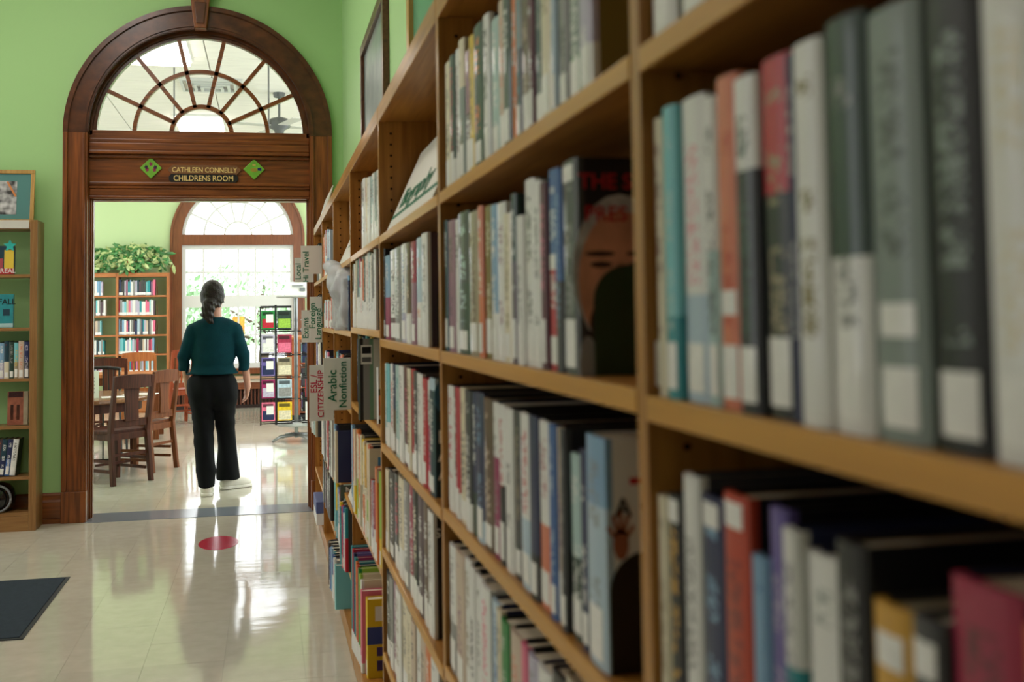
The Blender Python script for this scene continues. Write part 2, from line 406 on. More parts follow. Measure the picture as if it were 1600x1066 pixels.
text('lettering', 'CATHLEEN CONNELLY', .050, GOLD, s1, (cx, YP - .0148, zc - .002), FACE, sx=.84)
z2 = onY(316, 279, YP)[2]; a, b2 = onY(264, 279, YP)[0], onY(372, 281, YP)[0]
s2 = plaque('room_plaque', mat('plaque_black', (30, 28, 27), .35, .5), a, b2, z2 - .033, z2 + .031, .014, 'black plaque reading childrens room with gilt letters', 'plaque',
            [(a, z2 - .012), (a + .018, z2 - .033), (b2 - .018, z2 - .033), (b2, z2 - .012), (b2, z2 + .012), (b2 - .018, z2 + .031), (a + .018, z2 + .031), (a, z2 + .012)])
text('lettering', 'CHILDRENS ROOM', .055, GOLD, s2, ((a + b2) / 2, YP - .0148, z2 - .002), FACE, sx=.86)
LIME = mat('lime_tile_glaze', (122, 186, 62), .3, .5, var=.12, vscale=(30, 30, 30))
def diamond(px, py, label):
    c = onY(px, py, YP); h = .074
    o = MB().prism([(c[0] - h, c[2]), (c[0], c[2] - h), (c[0] + h, c[2]), (c[0], c[2] + h)], YP - .014, YP - .0005, 1).build('picture_tile', LIME, None, origin=tuple(c), bevel=.003)
    return tag(o, label, 'tile', 'diamond picture tiles beside the plaques'), c
d1, c1 = diamond(236, 263, 'lime green diamond tile with flower, left of the plaques')
FLW = mat('flower_glaze', (150, 44, 92), .3); FLD = mat('flower_glaze_dark', (60, 40, 66), .3)
for dx, dz, m in ((0, .028, FLW), (-.024, -.012, FLW), (.024, -.012, FLW), (-.03, .006, FLD), (.03, .006, FLD)):
    MB().prism([(c1[0] + dx + .015 * math.cos(t * PI / 5) * (1 if t % 2 else .55), c1[2] + dz + .018 * math.sin(t * PI / 5) * (1 if t % 2 else .55)) for t in range(10)], YP - .0158, YP - .0138, 1).build('petal', m, d1)
d2, c2 = diamond(397, 265, 'lime green diamond tile with small duck shape, right of the plaques')
MB().prism([(c2[0] + .026 * math.cos(t * PI / 8), c2[2] - .006 + .014 * math.sin(t * PI / 8)) for t in range(16)], YP - .0158, YP - .0138, 1).build('bird_body', mat('bird_glaze', (168, 150, 58), .3), d2)
MB().prism([(c2[0] + .024, c2[2] - .008), (c2[0] + .05, c2[2] - .012), (c2[0] + .05, c2[2] + .012), (c2[0] + .024, c2[2] + .008)], YP - .0158, YP - .0138, 1).build('bird_wing', mat('bird_blue', (30, 40, 110), .3), d2)
MB().prism([(c2[0] + .012 * math.cos(t * PI / 5), c2[2] + .03 + .008 * math.sin(t * PI / 5)) for t in range(10)], YP - .0158, YP - .0138, 1).build('bird_head', mat('bird_glaze2', (196, 180, 90), .3), d2)

# ------------------------------------------------------------------ lamps (real ceiling fixtures)
def ceiling_lamp(x, y, z, sx, sy, strength, label, group, rods=0.0):
    o = empty('ceiling_light', (x, y, z)); tag(o, label, 'light', group)
    m = mat('lamp_diffuser_%g' % strength, (255, 250, 240), .5, .2, emit=(255, 243, 236), estr=strength)
    box('diffuser', m, o, (x - sx / 2 + .02, y - sy / 2 + .02, z - .065), (x + sx / 2 - .02, y + sy / 2 - .02, z - .03))
    box('housing', WINW, o, (x - sx / 2, y - sy / 2, z - .03), (x + sx / 2, y + sy / 2, z))
    return o
for i, x in enumerate((-3.3, -1.2)):
    for j, y in enumerate((3.5, 6.2)):
        ceiling_lamp(x, y, CH, .6, 1.8, LAMP, 'recessed fluorescent panel over the %s %s of the main room' % (('nearer', 'farther')[j], ('left side', 'middle')[i]), 'fluorescent panels over the main room')
for i, (x, y, lb) in enumerate(((-1.02, 10.95, 'square ceiling light panel seen through the fan window, upper left'), (-0.85, 15.2, 'ceiling light panel seen through lower left panes of the fan window'), (-3.4, 10.6, 'ceiling light panel deep in the left of the childrens room'), (-3.4, 14.8, 'ceiling light panel over the far left tables'), (1.3, 11.2, 'ceiling light panel on the right side of the childrens room'), (1.3, 15.2, 'ceiling light panel at the far right of the childrens room'))):
    ceiling_lamp(x, y, 3.9, .6, 1.2, LAMP2, lb, 'ceiling panels of the childrens room')

# ------------------------------------------------------------------ bookcases along the right wall
XF = 0.315                        # front plane of the cases
XBK = XR - .004
U0, UP = 0.935, 1.162
UY = [U0 + UP * i for i in range(-1, 7)]          # upright positions; bay k lies between UY[k] and UY[k+1]
BAYN = ['nearest', 'second', 'third', 'fourth', 'fifth', 'sixth', 'seventh']
SHELF_T = .019
BAY_SHELVES = {
    0: [1.860, 1.567, 1.268, 0.975, 0.685, 0.39],
    1: [1.567, 1.272, 0.985, 0.70, 0.40],
    2: [1.567, 1.273, 0.978, 0.685, 0.395],
    3: [1.568, 1.296, 1.012, 0.62],
    4: [1.567, 1.280, 0.98, 0.60, 0.33],
    5: [1.567, 1.275, 0.98, 0.55, 0.30],
    6: [1.567, 1.28, 0.98, 0.62, 0.32],
}
TOPZ, BASEZ = 1.945, .082
def bookcase(k):
    y0, y1 = UY[k], UY[k + 1]
    o = empty('bookcase', ((XF + XBK) / 2, (y0 + y1) / 2, 0))
    tag(o, {0: 'honey oak bookcase bay nearest the camera, blurred', 1: 'second honey oak bookcase bay from the camera, full of hardcovers', 2: 'third oak bookcase bay, with white placard on its top shelf',
            3: 'fourth oak bookcase bay, with the Arabic nonfiction sign', 4: 'fifth oak bookcase bay, with the plastic bag on its shelf', 5: 'sixth oak bookcase bay along the right wall', 6: 'last oak bookcase bay, beside the arched doorway'}[k], 'bookcase', 'oak bookcases along the right wall')
    e = .0003
    for s, yy in ((0, y0), (1, y1)):
        a, b = (yy + e, yy + .0125) if s == 0 else (yy - .0125, yy - e)
        sp = box('side_panel', SHZ, o, (XF, a, 0), (XBK, b, TOPZ))
        hb = MB(); face = b if s == 0 else a; d = 1 if s == 0 else -1
        for z in np.arange(.2, TOPZ - .06, .032):
            for xh in (XF + .035, XBK - .035):
                hb.prism([(xh + .0036 * math.cos(t * PI / 4), z + .0036 * math.sin(t * PI / 4)) for t in range(8)], face - d * .003, face + d * .0004, 1)
        tag(hb.build('pin_holes', HOLE, sp), kind='stuff')
    a, b = y0 + .0128, y1 - .0128
    box('back_panel', SHY, o, (XBK - .008, a, BASEZ), (XBK, b, TOPZ - .05))
    box('top_board', SHY, o, (XF + .02, a, TOPZ - .045), (XBK, b, TOPZ - .02))
    box('top_fascia', SHY, o, (XF - .001, a, TOPZ - .048), (XF + .0195, b, TOPZ), bevel=.002)
    box('kick_board', SHY, o, (XF - .001, a, .006), (XF + .02, b, BASEZ - .0202), bevel=.002)
    box('bottom_shelf', SHY, o, (XF - .001, a, BASEZ - .0198), (XBK - .0085, b, BASEZ), bevel=.002)
    for z in BAY_SHELVES[k]:
        if z > TOPZ - .06: continue
        sh = box('shelf', SHY, o, (XF + .004, a + .001, z - SHELF_T), (XBK - .0085, b - .001, z))
        box('shelf_edge_band', mat('edge_band_oak', (198, 142, 58), .4, .4, coat=.1, var=.1, vscale=(60, 3, 60)), sh, (XF - .0012, a + .001, z - SHELF_T - .002), (XF + .0038, b - .001, z + .0005), bevel=.0012)
    return o
CASES = [bookcase(k) for k in range(7)]

# ------------------------------------------------------------------ books
PAL = dict(white=(226, 226, 221), cream=(220, 210, 182), maroon=(92, 38, 50), cyan=(118, 192, 198), pale_blue=(176, 198, 212), coral=(212, 120, 88), black=(26, 26, 29), red=(186, 40, 58),
           navy=(38, 46, 84), dark_green=(44, 66, 56), grey_green=(132, 144, 138), grey=(140, 140, 138), dark_grey=(66, 66, 68), mauve=(148, 104, 126), tan=(158, 146, 120), orange=(214, 112, 50),
           olive=(128, 112, 52), yellow=(224, 190, 40), blue=(58, 98, 158), light_blue=(128, 166, 198), teal=(44, 142, 150), pale_teal=(170, 198, 194), green=(36, 132, 62), rust=(188, 66, 42),
           purple=(104, 92, 156), ochre=(208, 158, 62), crimson=(158, 40, 72), brown=(98, 76, 58), pink=(222, 110, 140), magenta=(150, 40, 92), beige=(200, 180, 160), lilac=(186, 180, 200), lime=(150, 190, 70), plum=(86, 68, 78), dark_teal=(30, 62, 76))
BOOK = bpy.data.materials.new('book_cover_print'); BOOK.use_nodes = True
nt = BOOK.node_tree; bs = nt.nodes['Principled BSDF']
bs.inputs['Roughness'].default_value = .45; bs.inputs['Coat Weight'].default_value = .22; bs.inputs['Coat Roughness'].default_value = .07; bs.inputs['Specular IOR Level'].default_value = .3
def att(nm):
    n = nt.nodes.new('ShaderNodeAttribute'); n.attribute_type = 'OBJECT'; n.attribute_name = nm; return n
def math_(op, a, b=None, c=None):
    n = nt.nodes.new('ShaderNodeMath'); n.operation = op
    for i, v in enumerate((a, b, c)):
        if v is None: continue
        if isinstance(v, (int, float)): n.inputs[i].default_value = v
        else: nt.links.new(v, n.inputs[i])
    return n.outputs[0]
def mixc(f, a, b):
    n = nt.nodes.new('ShaderNodeMix'); n.data_type = 'RGBA'
    nt.links.new(f, n.inputs[0]); nt.links.new(a, n.inputs[6]); nt.links.new(b, n.inputs[7]); return n.outputs[2]
tc = nt.nodes.new('ShaderNodeTexCoord'); sp = nt.nodes.new('ShaderNodeSeparateXYZ'); nt.links.new(tc.outputs['Generated'], sp.inputs[0])
oi = nt.nodes.new('ShaderNodeObjectInfo')
A, B, I, Cv = att('col_a').outputs['Color'], att('col_b').outputs['Color'], att('col_ink').outputs['Color'], att('col_cover').outputs['Color']
split = att('split').outputs['Fac']; inkamt = att('ink_amount').outputs['Fac']
low = math_('LESS_THAN', sp.outputs['Z'], split)
base = mixc(low, A, B)
cmb = nt.nodes.new('ShaderNodeCombineXYZ')
nt.links.new(math_('MULTIPLY', sp.outputs['Y'], 4.5), cmb.inputs[0])
nt.links.new(math_('MULTIPLY', sp.outputs['Z'], 46), cmb.inputs[1])
nt.links.new(math_('MULTIPLY', oi.outputs['Random'], 300), cmb.inputs[2])
nz = nt.nodes.new('ShaderNodeTexNoise'); nz.inputs['Scale'].default_value = 1.0; nz.inputs['Detail'].default_value = 2.5
nt.links.new(cmb.outputs[0], nz.inputs['Vector'])
blob = math_('GREATER_THAN', nz.outputs['Fac'], .505)
band = math_('MULTIPLY', math_('LESS_THAN', math_('ABSOLUTE', math_('SUBTRACT', sp.outputs['Y'], .5)), .24), math_('LESS_THAN', math_('ABSOLUTE', math_('SUBTRACT', sp.outputs['Z'], .57)), .34))
cm2 = nt.nodes.new('ShaderNodeCombineXYZ')
nt.links.new(math_('MULTIPLY', sp.outputs['Z'], 4.5), cm2.inputs[1]); nt.links.new(math_('MULTIPLY', oi.outputs['Random'], 77), cm2.inputs[2])
nz2 = nt.nodes.new('ShaderNodeTexNoise'); nz2.inputs['Detail'].default_value = 0; nz2.inputs['Scale'].default_value = 1; nt.links.new(cm2.outputs[0], nz2.inputs['Vector'])
gate = math_('GREATER_THAN', nz2.outputs['Fac'], .44)
ink = math_('MULTIPLY', math_('MULTIPLY', math_('MULTIPLY', blob, band), gate), inkamt)
spine_c = mixc(ink, base, I)
isspine = math_('LESS_THAN', sp.outputs['X'], .07)
fin = mixc(isspine, Cv, spine_c)
nt.links.new(fin, bs.inputs['Base Color'])
PAGES = mat('page_edges', (226, 218, 196), .8, .2, var=.06, vscale=(300, 900, 4))
LABELM = mat('spine_label_paper', (236, 235, 230), .45, .4, coat=.3, var=.05, vscale=(100, 60, 90))
ORD = ['first', 'second', 'third', 'fourth', 'fifth', 'sixth', 'seventh', 'eighth', 'ninth', 'tenth', 'eleventh', 'twelfth', 'thirteenth', 'fourteenth', 'fifteenth', 'sixteenth', 'seventeenth', 'eighteenth', 'nineteenth', 'twentieth', 'twenty-first', 'twenty-second', 'twenty-third', 'twenty-fourth', 'twenty-fifth', 'twenty-sixth', 'twenty-seventh', 'twenty-eighth', 'twenty-ninth', 'thirtieth']
BR = random.Random(5)
def rgbl(c): return [float(v) for v in lin(PAL[c] if isinstance(c, str) else c)[:3]]
def spine_curve(T, n=6, bulge=.0035, x0=.0035):
    pts = []
    for i in range(n + 1):
        t = i / n; pts.append((x0 - bulge * math.sin(PI * t) ** .6 if 0 < i < n else x0, T * t))
    return pts
def make_book(X, y, z, T, H, W, col, col2=None, split=0.0, ink='black', inkamt=.8, cover=None, label=None, lab=True, rot=(0, 0, 0), group='books on the oak bookcases', bandlab=0, bulge=.0035, cat='book', name='book', axis=0):
    """book standing at (X, y, z): spine faces -X, y is its nearer board"""
    T = max(T, .005); bt = min(.0028, T * .22)
    cv = spine_curve(T, 6, min(bulge, T * .2))
    outer = [(W, 0)] + cv + [(W, T)]
    inner = [(W, T - bt), (.0065, T - bt), (.0065, bt), (W, bt)]
    mb = MB(); n = len(outer)
    poly = outer + inner
    # quads of the C section
    N = len(poly); vs = [(p[0], p[1], 0) for p in poly] + [(p[0], p[1], H) for p in poly]
    fs = [(i, (i + 1) % N, N + (i + 1) % N, N + i) for i in range(N)]
    sec = [(0, 1, n + 2, n + 3), (n - 2, n - 1, n, n + 1), tuple(range(1, n - 1)) + (n + 1, n + 2)]
    for q in sec: fs.append(tuple(q)[::-1]); fs.append(tuple(i + N for i in q))
    mb.add(vs, fs)
    o = mb.build(name, BOOK, None, smooth=False)
    o.location = (X, y, z); o.rotation_euler = rot
    o['col_a'] = rgbl(col); o['col_b'] = rgbl(col2 or col); o['split'] = float(split if col2 else -1.0); o['col_ink'] = rgbl(ink); o['ink_amount'] = float(inkamt); o['col_cover'] = rgbl(cover or BR.choice(('black', 'black', 'black', 'dark_grey', col, 'navy')))  # boards mostly dark, partly standing in for shadow gaps between books
    MB().box(.0067, bt + .0002, .003, W - .003, T - bt - .0002, H - .004).build('page_block', PAGES, o, local=True)
    def strip(z0, z1, nm):
        s = [(p[0] - .0005, p[1]) for p in cv[1:-1]]; s2 = [(p[0] + .0006, p[1]) for p in cv[1:-1]][::-1]
        if T < .012: s = [(-.0002, T * .08), (-.0002, T * .92)]; s2 = [(.002, T * .92), (.002, T * .08)]
        MB().prism(s + s2, z0, z1, 2).build(nm, LABELM, o, local=True)
    if lab: strip(.008, min(H * .3, .008 + BR.choice((.032, .038, .045, .052))), 'spine_label')
    if bandlab: strip(H * bandlab, H * bandlab + .018, 'spine_band')
    tag(o, label, cat, group)
    return o
def colname(c): return c.replace('_', ' ')
SIZEW = lambda T, H: ('thick ' if T > .036 else 'slim ' if T < .016 else '') + ('tall ' if H > .25 else 'short ' if H < .2 else '')
ROWTXT = {}
def row(bay, z, shelfname, lines, Xs=.322, W=.150, ymid=None):
    """lines: 'x0 x1 ytop colour[+lower@split] [~ink] [!] [*cover] [=band]', read off along the shelf front from the far (left) end"""
    recs = []
    for ln in lines.strip().split('\n'):
        t = ln.split()
        if not t: continue
        recs.append(t)
    n = len(recs)
    for i, t in enumerate(recs):
        x0, x1, yt = map(float, t[:3]); spec = t[3]
        ym = ymid if ymid is not None else (yt + 120)
        ya, yb = onX(x1, ym, Xs)[1], onX(x0, ym, Xs)[1]
        ya, yb = max(ya, UY[bay] + .0135), min(yb, UY[bay + 1] - .0135)
        if yb - ya < .004: continue
        top = onX((x0 + x1) / 2, yt, Xs)[2]
        up = min([q for q in BAY_SHELVES[bay] if q > z + .05] + [TOPZ - .045]) - SHELF_T - .003
        H = max(.14, min(.285, top - z, up - z)); T = yb - ya - .0006
        c2 = None; sp_ = 0
        if '+' in spec: spec, r = spec.split('+'); c2, sp_ = r.split('@'); sp_ = float(sp_)
        ink = 'white' if sum(PAL[spec]) < 380 else BR.choice(('dark_grey', 'black', 'navy', 'maroon', 'dark_grey'))
        lab = True; cover = None; band = 0
        for f in t[4:]:
            if f[0] == '~': ink = f[1:]
            elif f[0] == '!': lab = False
            elif f[0] == '*': cover = f[1:]
            elif f[0] == '=': band = float(f[1:])
        desc = SIZEW(T, H) + colname(spec) + (' and ' + colname(c2) if c2 else '') + ' book'
        lb = '%s, %s from left, %s, %s bay' % (desc, ORD[i], shelfname, BAYN[bay])
        make_book(Xs + BR.uniform(-.002, .004), ya + .0003, z + .0006, T, H, W, spec, c2, sp_, ink, BR.choice((.7, .85, .95, .8)), cover, lb, lab, bandlab=band)
def row_auto(bay, z, shelfname, ya, yb, cols, Xr, Hr, W=.15, Tr=(.012, .026), lab=.8, lean=0):
    """same, for shelves farther off: books set from the far end yb towards ya"""
    y = yb; i = 0
    for c in cols:
        T = BR.uniform(*Tr) if isinstance(Tr, tuple) else Tr
        if y - T < ya: break
        up = min([q for q in BAY_SHELVES[bay] if q > z + .05] + [TOPZ - .045]) - SHELF_T - .003
        H = min(BR.uniform(*Hr), up - z); X = BR.uniform(*Xr); cc = c.split('+')
        desc = SIZEW(T, H) + colname(cc[0]) + (' and ' + colname(cc[1]) if len(cc) > 1 else '') + ' book'
        make_book(X, y - T + .0004, z + .0006, T - .0008, H, W, cc[0], cc[1] if len(cc) > 1 else None, BR.uniform(.3, .6), 'white' if sum(PAL[cc[0]]) < 380 else BR.choice(('black', 'navy', 'red', 'dark_grey')), .8, None,
                  '%s, %s from left, %s, %s bay' % (desc, ORD[i], shelfname, BAYN[bay]), BR.random() < lab)
        y -= T; i += 1
    return y
S = BAY_SHELVES
row(0, S[0][1], 'top visible shelf', """
1016 1052 -180 white ~grey
1054 1106 -240 white+grey@.3
1108 1170 -330 cream
""", ymid=30)
row(0, S[0][2], 'second shelf', """
1006 1023 186 maroon+black@.5 ~red
1024 1037 184 cream !
1037 1058 165 cyan+teal@.28 ~pale_teal
1058 1094 150 white+pale_blue@.35 ~pink
1094 1113 150 white+pale_teal@.5 ~dark_grey
1113 1147 116 coral ~rust =.28
1147 1182 118 white+black@.72 ~dark_green
1183 1229 86 red+black@.62 ~tan
1230 1244 82 navy !
1244 1290 62 white ~olive !
1290 1351 22 dark_green+white@.42 ~grey
1352 1434 4 grey_green ~dark_grey =.24
1438 1526 -30 black ~grey_green
1530 1625 -40 white ~cream
""", ymid=420)
row(0, S[0][3], 'third shelf', """
1022 1045 775 cream+tan@.2 ~tan
1045 1066 776 black ~ochre =.9
1066 1091 746 white ~grey
1092 1126 780 navy ~light_blue =.9
1127 1166 776 rust ~maroon =.9
1167 1191 872 light_blue ~blue
1192 1220 797 purple ~lilac
1221 1246 830 white+teal@.62 ~navy
1247 1302 872 white+pale_teal@.1 ~grey_green
1304 1354 850 black ~grey
1356 1416 948 ochre ~olive =.84
1418 1468 968 dark_grey ~white =.86
1470 1580 918 crimson ~maroon
1584 1650 990 orange
""", ymid=930)
row(1, S[1][0], 'top visible shelf', """
694 702 98 cream ~dark_grey
702 709 87 dark_green+white@.2 ~red
709 715 77 white
715 723 61 cream+grey_green@.65 ~olive
723 733 78 mauve+plum@.5 ~white
733 740 55 yellow ~olive
740 754 38 dark_green ~orange
754 763 22 white ~dark_grey
763 775 28 pale_teal ~white
775 785 -2 beige+white@.2 ~coral
785 796 -8 dark_green ~white
796 803 -10 orange !
803 811 -20 grey_green+dark_grey@.6 ~teal
811 823 -22 brown ~beige
823 831 -10 maroon ~white
831 845 -40 dark_teal ~grey
845 861 -50 cream ~olive
861 869 -60 pale_blue ~white
869 883 -70 grey ~black
883 903 -80 grey_green+green@.3 ~white
904 924 -100 lilac+white@.3 ~white *olive
""", ymid=180)
row(1, S[1][1], 'second shelf', """
693 699 345 dark_teal ~white
699 709 345 mauve ~plum
709 714 343 white
714 731 332 dark_grey+dark_green@.5 ~pale_teal
731 746 331 tan ~brown
746 753 322 coral+orange@.4 ~cream
753 764 322 olive ~cream
764 774 320 light_blue+white@.3 ~white
774 787 317 white ~mauve
787 798 334 cream ~olive
798 805 303 dark_green+plum@.6 ~white
805 815 338 white ~grey
815 829 280 white ~black
829 842 283 white ~grey
842 851 285 maroon ~pink
852 867 264 blue+red@.5 ~white =.5
867 877 266 blue+dark_grey@.45 ~light_blue !
878 901 250 dark_grey ~grey *black =.9
""", ymid=450)
row(1, S[1][2], 'third shelf', """
698 708 604 white ~red
708 712 605 maroon+white@.3 !
712 718 608 red+white@.2 ~crimson
718 728 608 cream ~black
728 737 612 dark_grey+white@.2 ~white
737 743 614 navy+dark_green@.3 !
743 755 615 navy+pale_blue@.15 ~light_blue
755 769 624 brown ~beige
769 778 631 white+magenta@.65 ~grey
778 787 634 white+black@.5 ~red
787 799 640 white ~grey
799 810 644 dark_grey ~tan
810 826 648 white+pale_blue@.4 ~red
826 839 652 navy+black@.25 ~navy
839 856 660 white+coral@.45 ~crimson
856 867 665 blue ~pale_blue
867 875 670 beige ~mauve
875 883 672 dark_grey ~grey
884 901 712 pale_teal+dark_green@.45 ~white
901 914 705 navy ~white
914 943 683 light_blue+pale_blue@.7 ~grey *white
""", ymid=800)
row(1, S[1][3], 'fourth shelf', """
699 712 853 white+grey@.4 ~grey
712 725 866 beige ~mauve
725 734 876 white ~tan
734 741 889 white
741 750 902 white ~grey
750 764 918 white ~pink
764 775 941 pale_blue ~blue
775 782 954 cream
782 793 972 green !
793 810 990 beige ~coral
810 819 1008 pink+white@.5
819 833 1026 lilac ~grey
833 853 1046 white+maroon@.6 ~maroon
854 874 1052 black ~cream
875 900 1062 tan ~olive
""", ymid=1000, W=.155)
row(2, S[2][1], 'second shelf', """
594 599 390 black ~white
599 606 400 light_blue+magenta@.5 ~white
606 616 391 white+maroon@.25 ~black
616 626 387 grey ~white
626 634 382 white+lilac@.3 ~blue
634 641 380 brown+white@.3 ~beige
641 648 378 crimson+mauve@.6 ~white
648 657 372 pale_blue+white@.4 ~orange
658 667 365 white ~grey *plum
""", ymid=460)
row(2, S[2][2], 'third shelf', """
596 602 568 white+pale_teal@.3 ~teal
602 607 569 cyan+white@.3 ~teal
607 613 570 white ~red
613 617 571 navy+brown@.5
617 623 572 pale_teal ~teal
623 630 573 white ~grey
630 636 575 maroon ~pink
636 641 577 cream ~olive
641 646 578 red+white@.15 ~maroon
646 652 581 dark_grey
652 660 585 white ~grey
660 666 592 red ~white
666 671 596 white+pink@.6
671 679 592 pale_blue+dark_teal@.9 ~white *dark_teal
""", ymid=690)
row(2, S[2][3], 'fourth shelf', """
597 601 733 navy
601 606 735 cream ~tan
606 614 738 dark_grey ~white
614 621 742 black+white@.2 ~red
621 629 748 cream+white@.3 ~black
629 637 752 grey ~white
637 643 760 crimson+white@.2 ~white
643 651 767 black+white@.2 ~cream
651 659 775 plum ~white
659 666 785 brown+white@.2
666 674 800 white ~grey *black
""", ymid=860)
row(2, S[2][4], 'fifth shelf', """
602 609 897 dark_grey ~white
609 614 905 grey+white@.3
614 618 912 mauve
618 626 925 white ~tan
626 634 934 cream+white@.3
634 642 957 cream ~tan
642 648 972 beige
648 656 984 white ~grey
656 664 996 beige+coral@.5
664 672 1010 orange+white@.4
672 684 1025 white+black@.5
""", ymid=1030, W=.155)
# fourth bay
Y3, Y4, Y5, Y6, Y7 = UY[3] + .0135, UY[4] - .0135, UY[5] - .0135, UY[6] - .0135, UY[7] - .0135
row(3, S[3][0], 'top visible shelf', """
562 566 284 grey+white@.3
566 570 280 white
570 573 279 cream ~red
573 577 278 white ~grey
577 580 276 pale_teal+white@.3
580 584 272 white ~teal
584 587 269 grey_green+white@.2
587 590 266 white
""", ymid=325)
row_auto(3, S[3][1], 'second shelf', Y3 + .12, Y4 - .004, ['black+white', 'white', 'cream+white', 'cream', 'white', 'grey+white', 'teal+white', 'pink+white', 'white', 'beige+white', 'grey+white', 'coral+white', 'dark_green+white', 'black+white', 'white', 'cream', 'white', 'pale_teal+white', 'white', 'cream+white', 'grey+white', 'white'], (.32, .326), (.235, .265), Tr=(.03, .05), lab=1)
def cover_print(book, W, H, T, items, front=True):
    """flat print on the near board of a book: (x0,x1,z0,z1,mat) in board coordinates"""
    for q, (x0, x1, z0, z1, m) in enumerate(items):
        MB().box(x0, -.0004 - .0003 * q, z0, x1, .0004, z1).build('cover_print', m, book, local=True)
b1 = make_book(.28, 3.60, S[3][2] + .0006, .05, .255, .2, 'black', cover='grey', lab=False, inkamt=0, label='large grey and green reference volume with barcode label facing out, fourth bay')
cover_print(b1, .2, .255, .05, [(.034, .046, .002, .253, mat('print_sage', (112, 152, 122), .4)), (.046, .198, .002, .253, mat('print_pale', (206, 208, 196), .4)), (.007, .042, .175, .235, PAPER), (.010, .039, .208, .230, BLACKINK), (.010, .039, .182, .197, mat('print_grey', (90, 90, 92), .5))])
b2 = make_book(.324, 3.46, S[3][2] + .0006, .03, .17, .15, 'white', cover='white', lab=False, inkamt=0, label='small cookery book with orange fruit photograph on its cover, fourth bay')
cover_print(b2, .15, .17, .03, [(.004, .13, .025, .085, mat('print_fruit', (206, 110, 52), .35, var=.3, vscale=(40, 40, 40))), (.004, .13, .085, .105, mat('print_leaf', (74, 74, 30), .4, var=.3, vscale=(60, 60, 60))), (.004, .13, .0, .014, BLACKINK)])
row_auto(3, S[3][2], 'third shelf', 3.72, Y4 - .004, ['navy', 'dark_green', 'teal', 'olive', 'white+green', 'grey', 'navy', 'purple', 'white', 'teal', 'olive', 'cream', 'yellow'], (.33, .34), (.225, .262), Tr=(.04, .055), lab=.3)
b3 = make_book(.307, 3.595, S[3][3] + .0006, .02, .30, .21, 'cream', cover='cream', lab=True, inkamt=0, label='tall cream picture book with beach scene on its cover, fourth bay')
cover_print(b3, .21, .30, .02, [(.03, .15, .20, .275, mat('print_sea', (60, 138, 190), .35, var=.3, vscale=(30, 30, 30))), (.035, .15, .20, .228, mat('print_palm', (90, 100, 42), .4, var=.4, vscale=(70, 70, 70))), (.035, .13, .12, .18, mat('print_bay', (70, 150, 170), .35, var=.3, vscale=(40, 40, 40)))])
row_auto(3, S[3][3], 'fourth shelf', 3.62, Y4 - .004, ['light_blue+navy', 'light_blue', 'orange', 'coral+cream', 'cream+yellow', 'orange+cream', 'cream+lime', 'coral+cream', 'cream+ochre', 'orange+cream', 'cream+tan', 'yellow+cream', 'beige+orange', 'cream+orange', 'ochre+cream', 'cream+lime', 'coral+cream', 'cream'], (.305, .316), (.285, .31), W=.2, Tr=(.038, .056), lab=.8)
row_auto(3, S[3][3], 'fourth shelf right group', 3.40, 3.585, ['red+white', 'pale_blue', 'mauve', 'crimson+white'], (.306, .312), (.20, .22), W=.18, Tr=(.038, .05), lab=.8)
b4 = make_book(.306, 3.325, S[3][3] + .0006, .06, .275, .2, 'orange', cover='orange', lab=True, inkamt=0, label='orange picture book with pale pink top edge, near the right end, fourth bay')
cover_print(b4, .2, .275, .06, [(.002, .19, .235, .2745, mat('print_rose', (222, 176, 180), .4))])
make_book(.312, 3.276, S[3][3] + .0006, .045, .27, .19, 'lime', 'yellow', .3, lab=True, inkamt=0, label='lime green picture book, last on its shelf beside the orange one, fourth bay')
yb_ = Y4 - .004
for i_, (c_, cv_, H_, T_) in enumerate((('teal', 'teal', .385, .03), ('red', 'crimson', .38, .03), ('navy', 'purple', .37, .028), ('teal', 'magenta', .36, .03), ('orange', 'teal', .35, .03), ('rust', 'dark_teal', .345, .032), ('green', 'lime', .34, .03), ('lime', 'cream', .325, .028), ('white', 'cream', .31, .03))):
    yb_ -= T_
    bk_ = make_book(.306 + i_ * .002, yb_, BASEZ + .0006, T_ - .001, H_, .19, c_, 'white', .2, cover=cv_, inkamt=.6, label='%s picture book with %s cover, %s from left, bottom shelf, fourth bay' % (colname(c_), colname(cv_), ORD[i_]))
b5 = bk_
cover_print(b5, .2, .31, .029, [(.08, .19, .215, .30, mat('print_scarlet', (186, 34, 44), .35)), (.04, .10, .215, .25, mat('print_bush', (88, 150, 62), .4)), (.005, .06, .22, .27, PAPER), (.002, .198, .16, .19, mat('print_rust', (180, 92, 40), .4))])
make_book(.318, 4.085, BASEZ + .0006, .038, .285, .19, 'pink', 'white', .12, cover='pink', inkamt=0, label='bright pink slim volume standing next to the yellow picture book, fourth bay')
b6 = make_book(.332, 4.02, BASEZ + .0006, .05, .27, .18, 'yellow', cover='yellow', lab=True, inkamt=0, label='yellow and blue picture book facing out on the bottom shelf, fourth bay')
cover_print(b6, .18, .27, .05, [(.002, .178, .115, .175, mat('print_royal', (56, 74, 140), .35)), (.03, .07, .195, .245, PAPER), (.07, .10, .2, .25, mat('print_olive', (120, 120, 50), .4)), (.035, .075, .075, .105, mat('print_violet', (66, 50, 110), .4)), (.035, .075, .025, .06, MATS['print_violet'])])
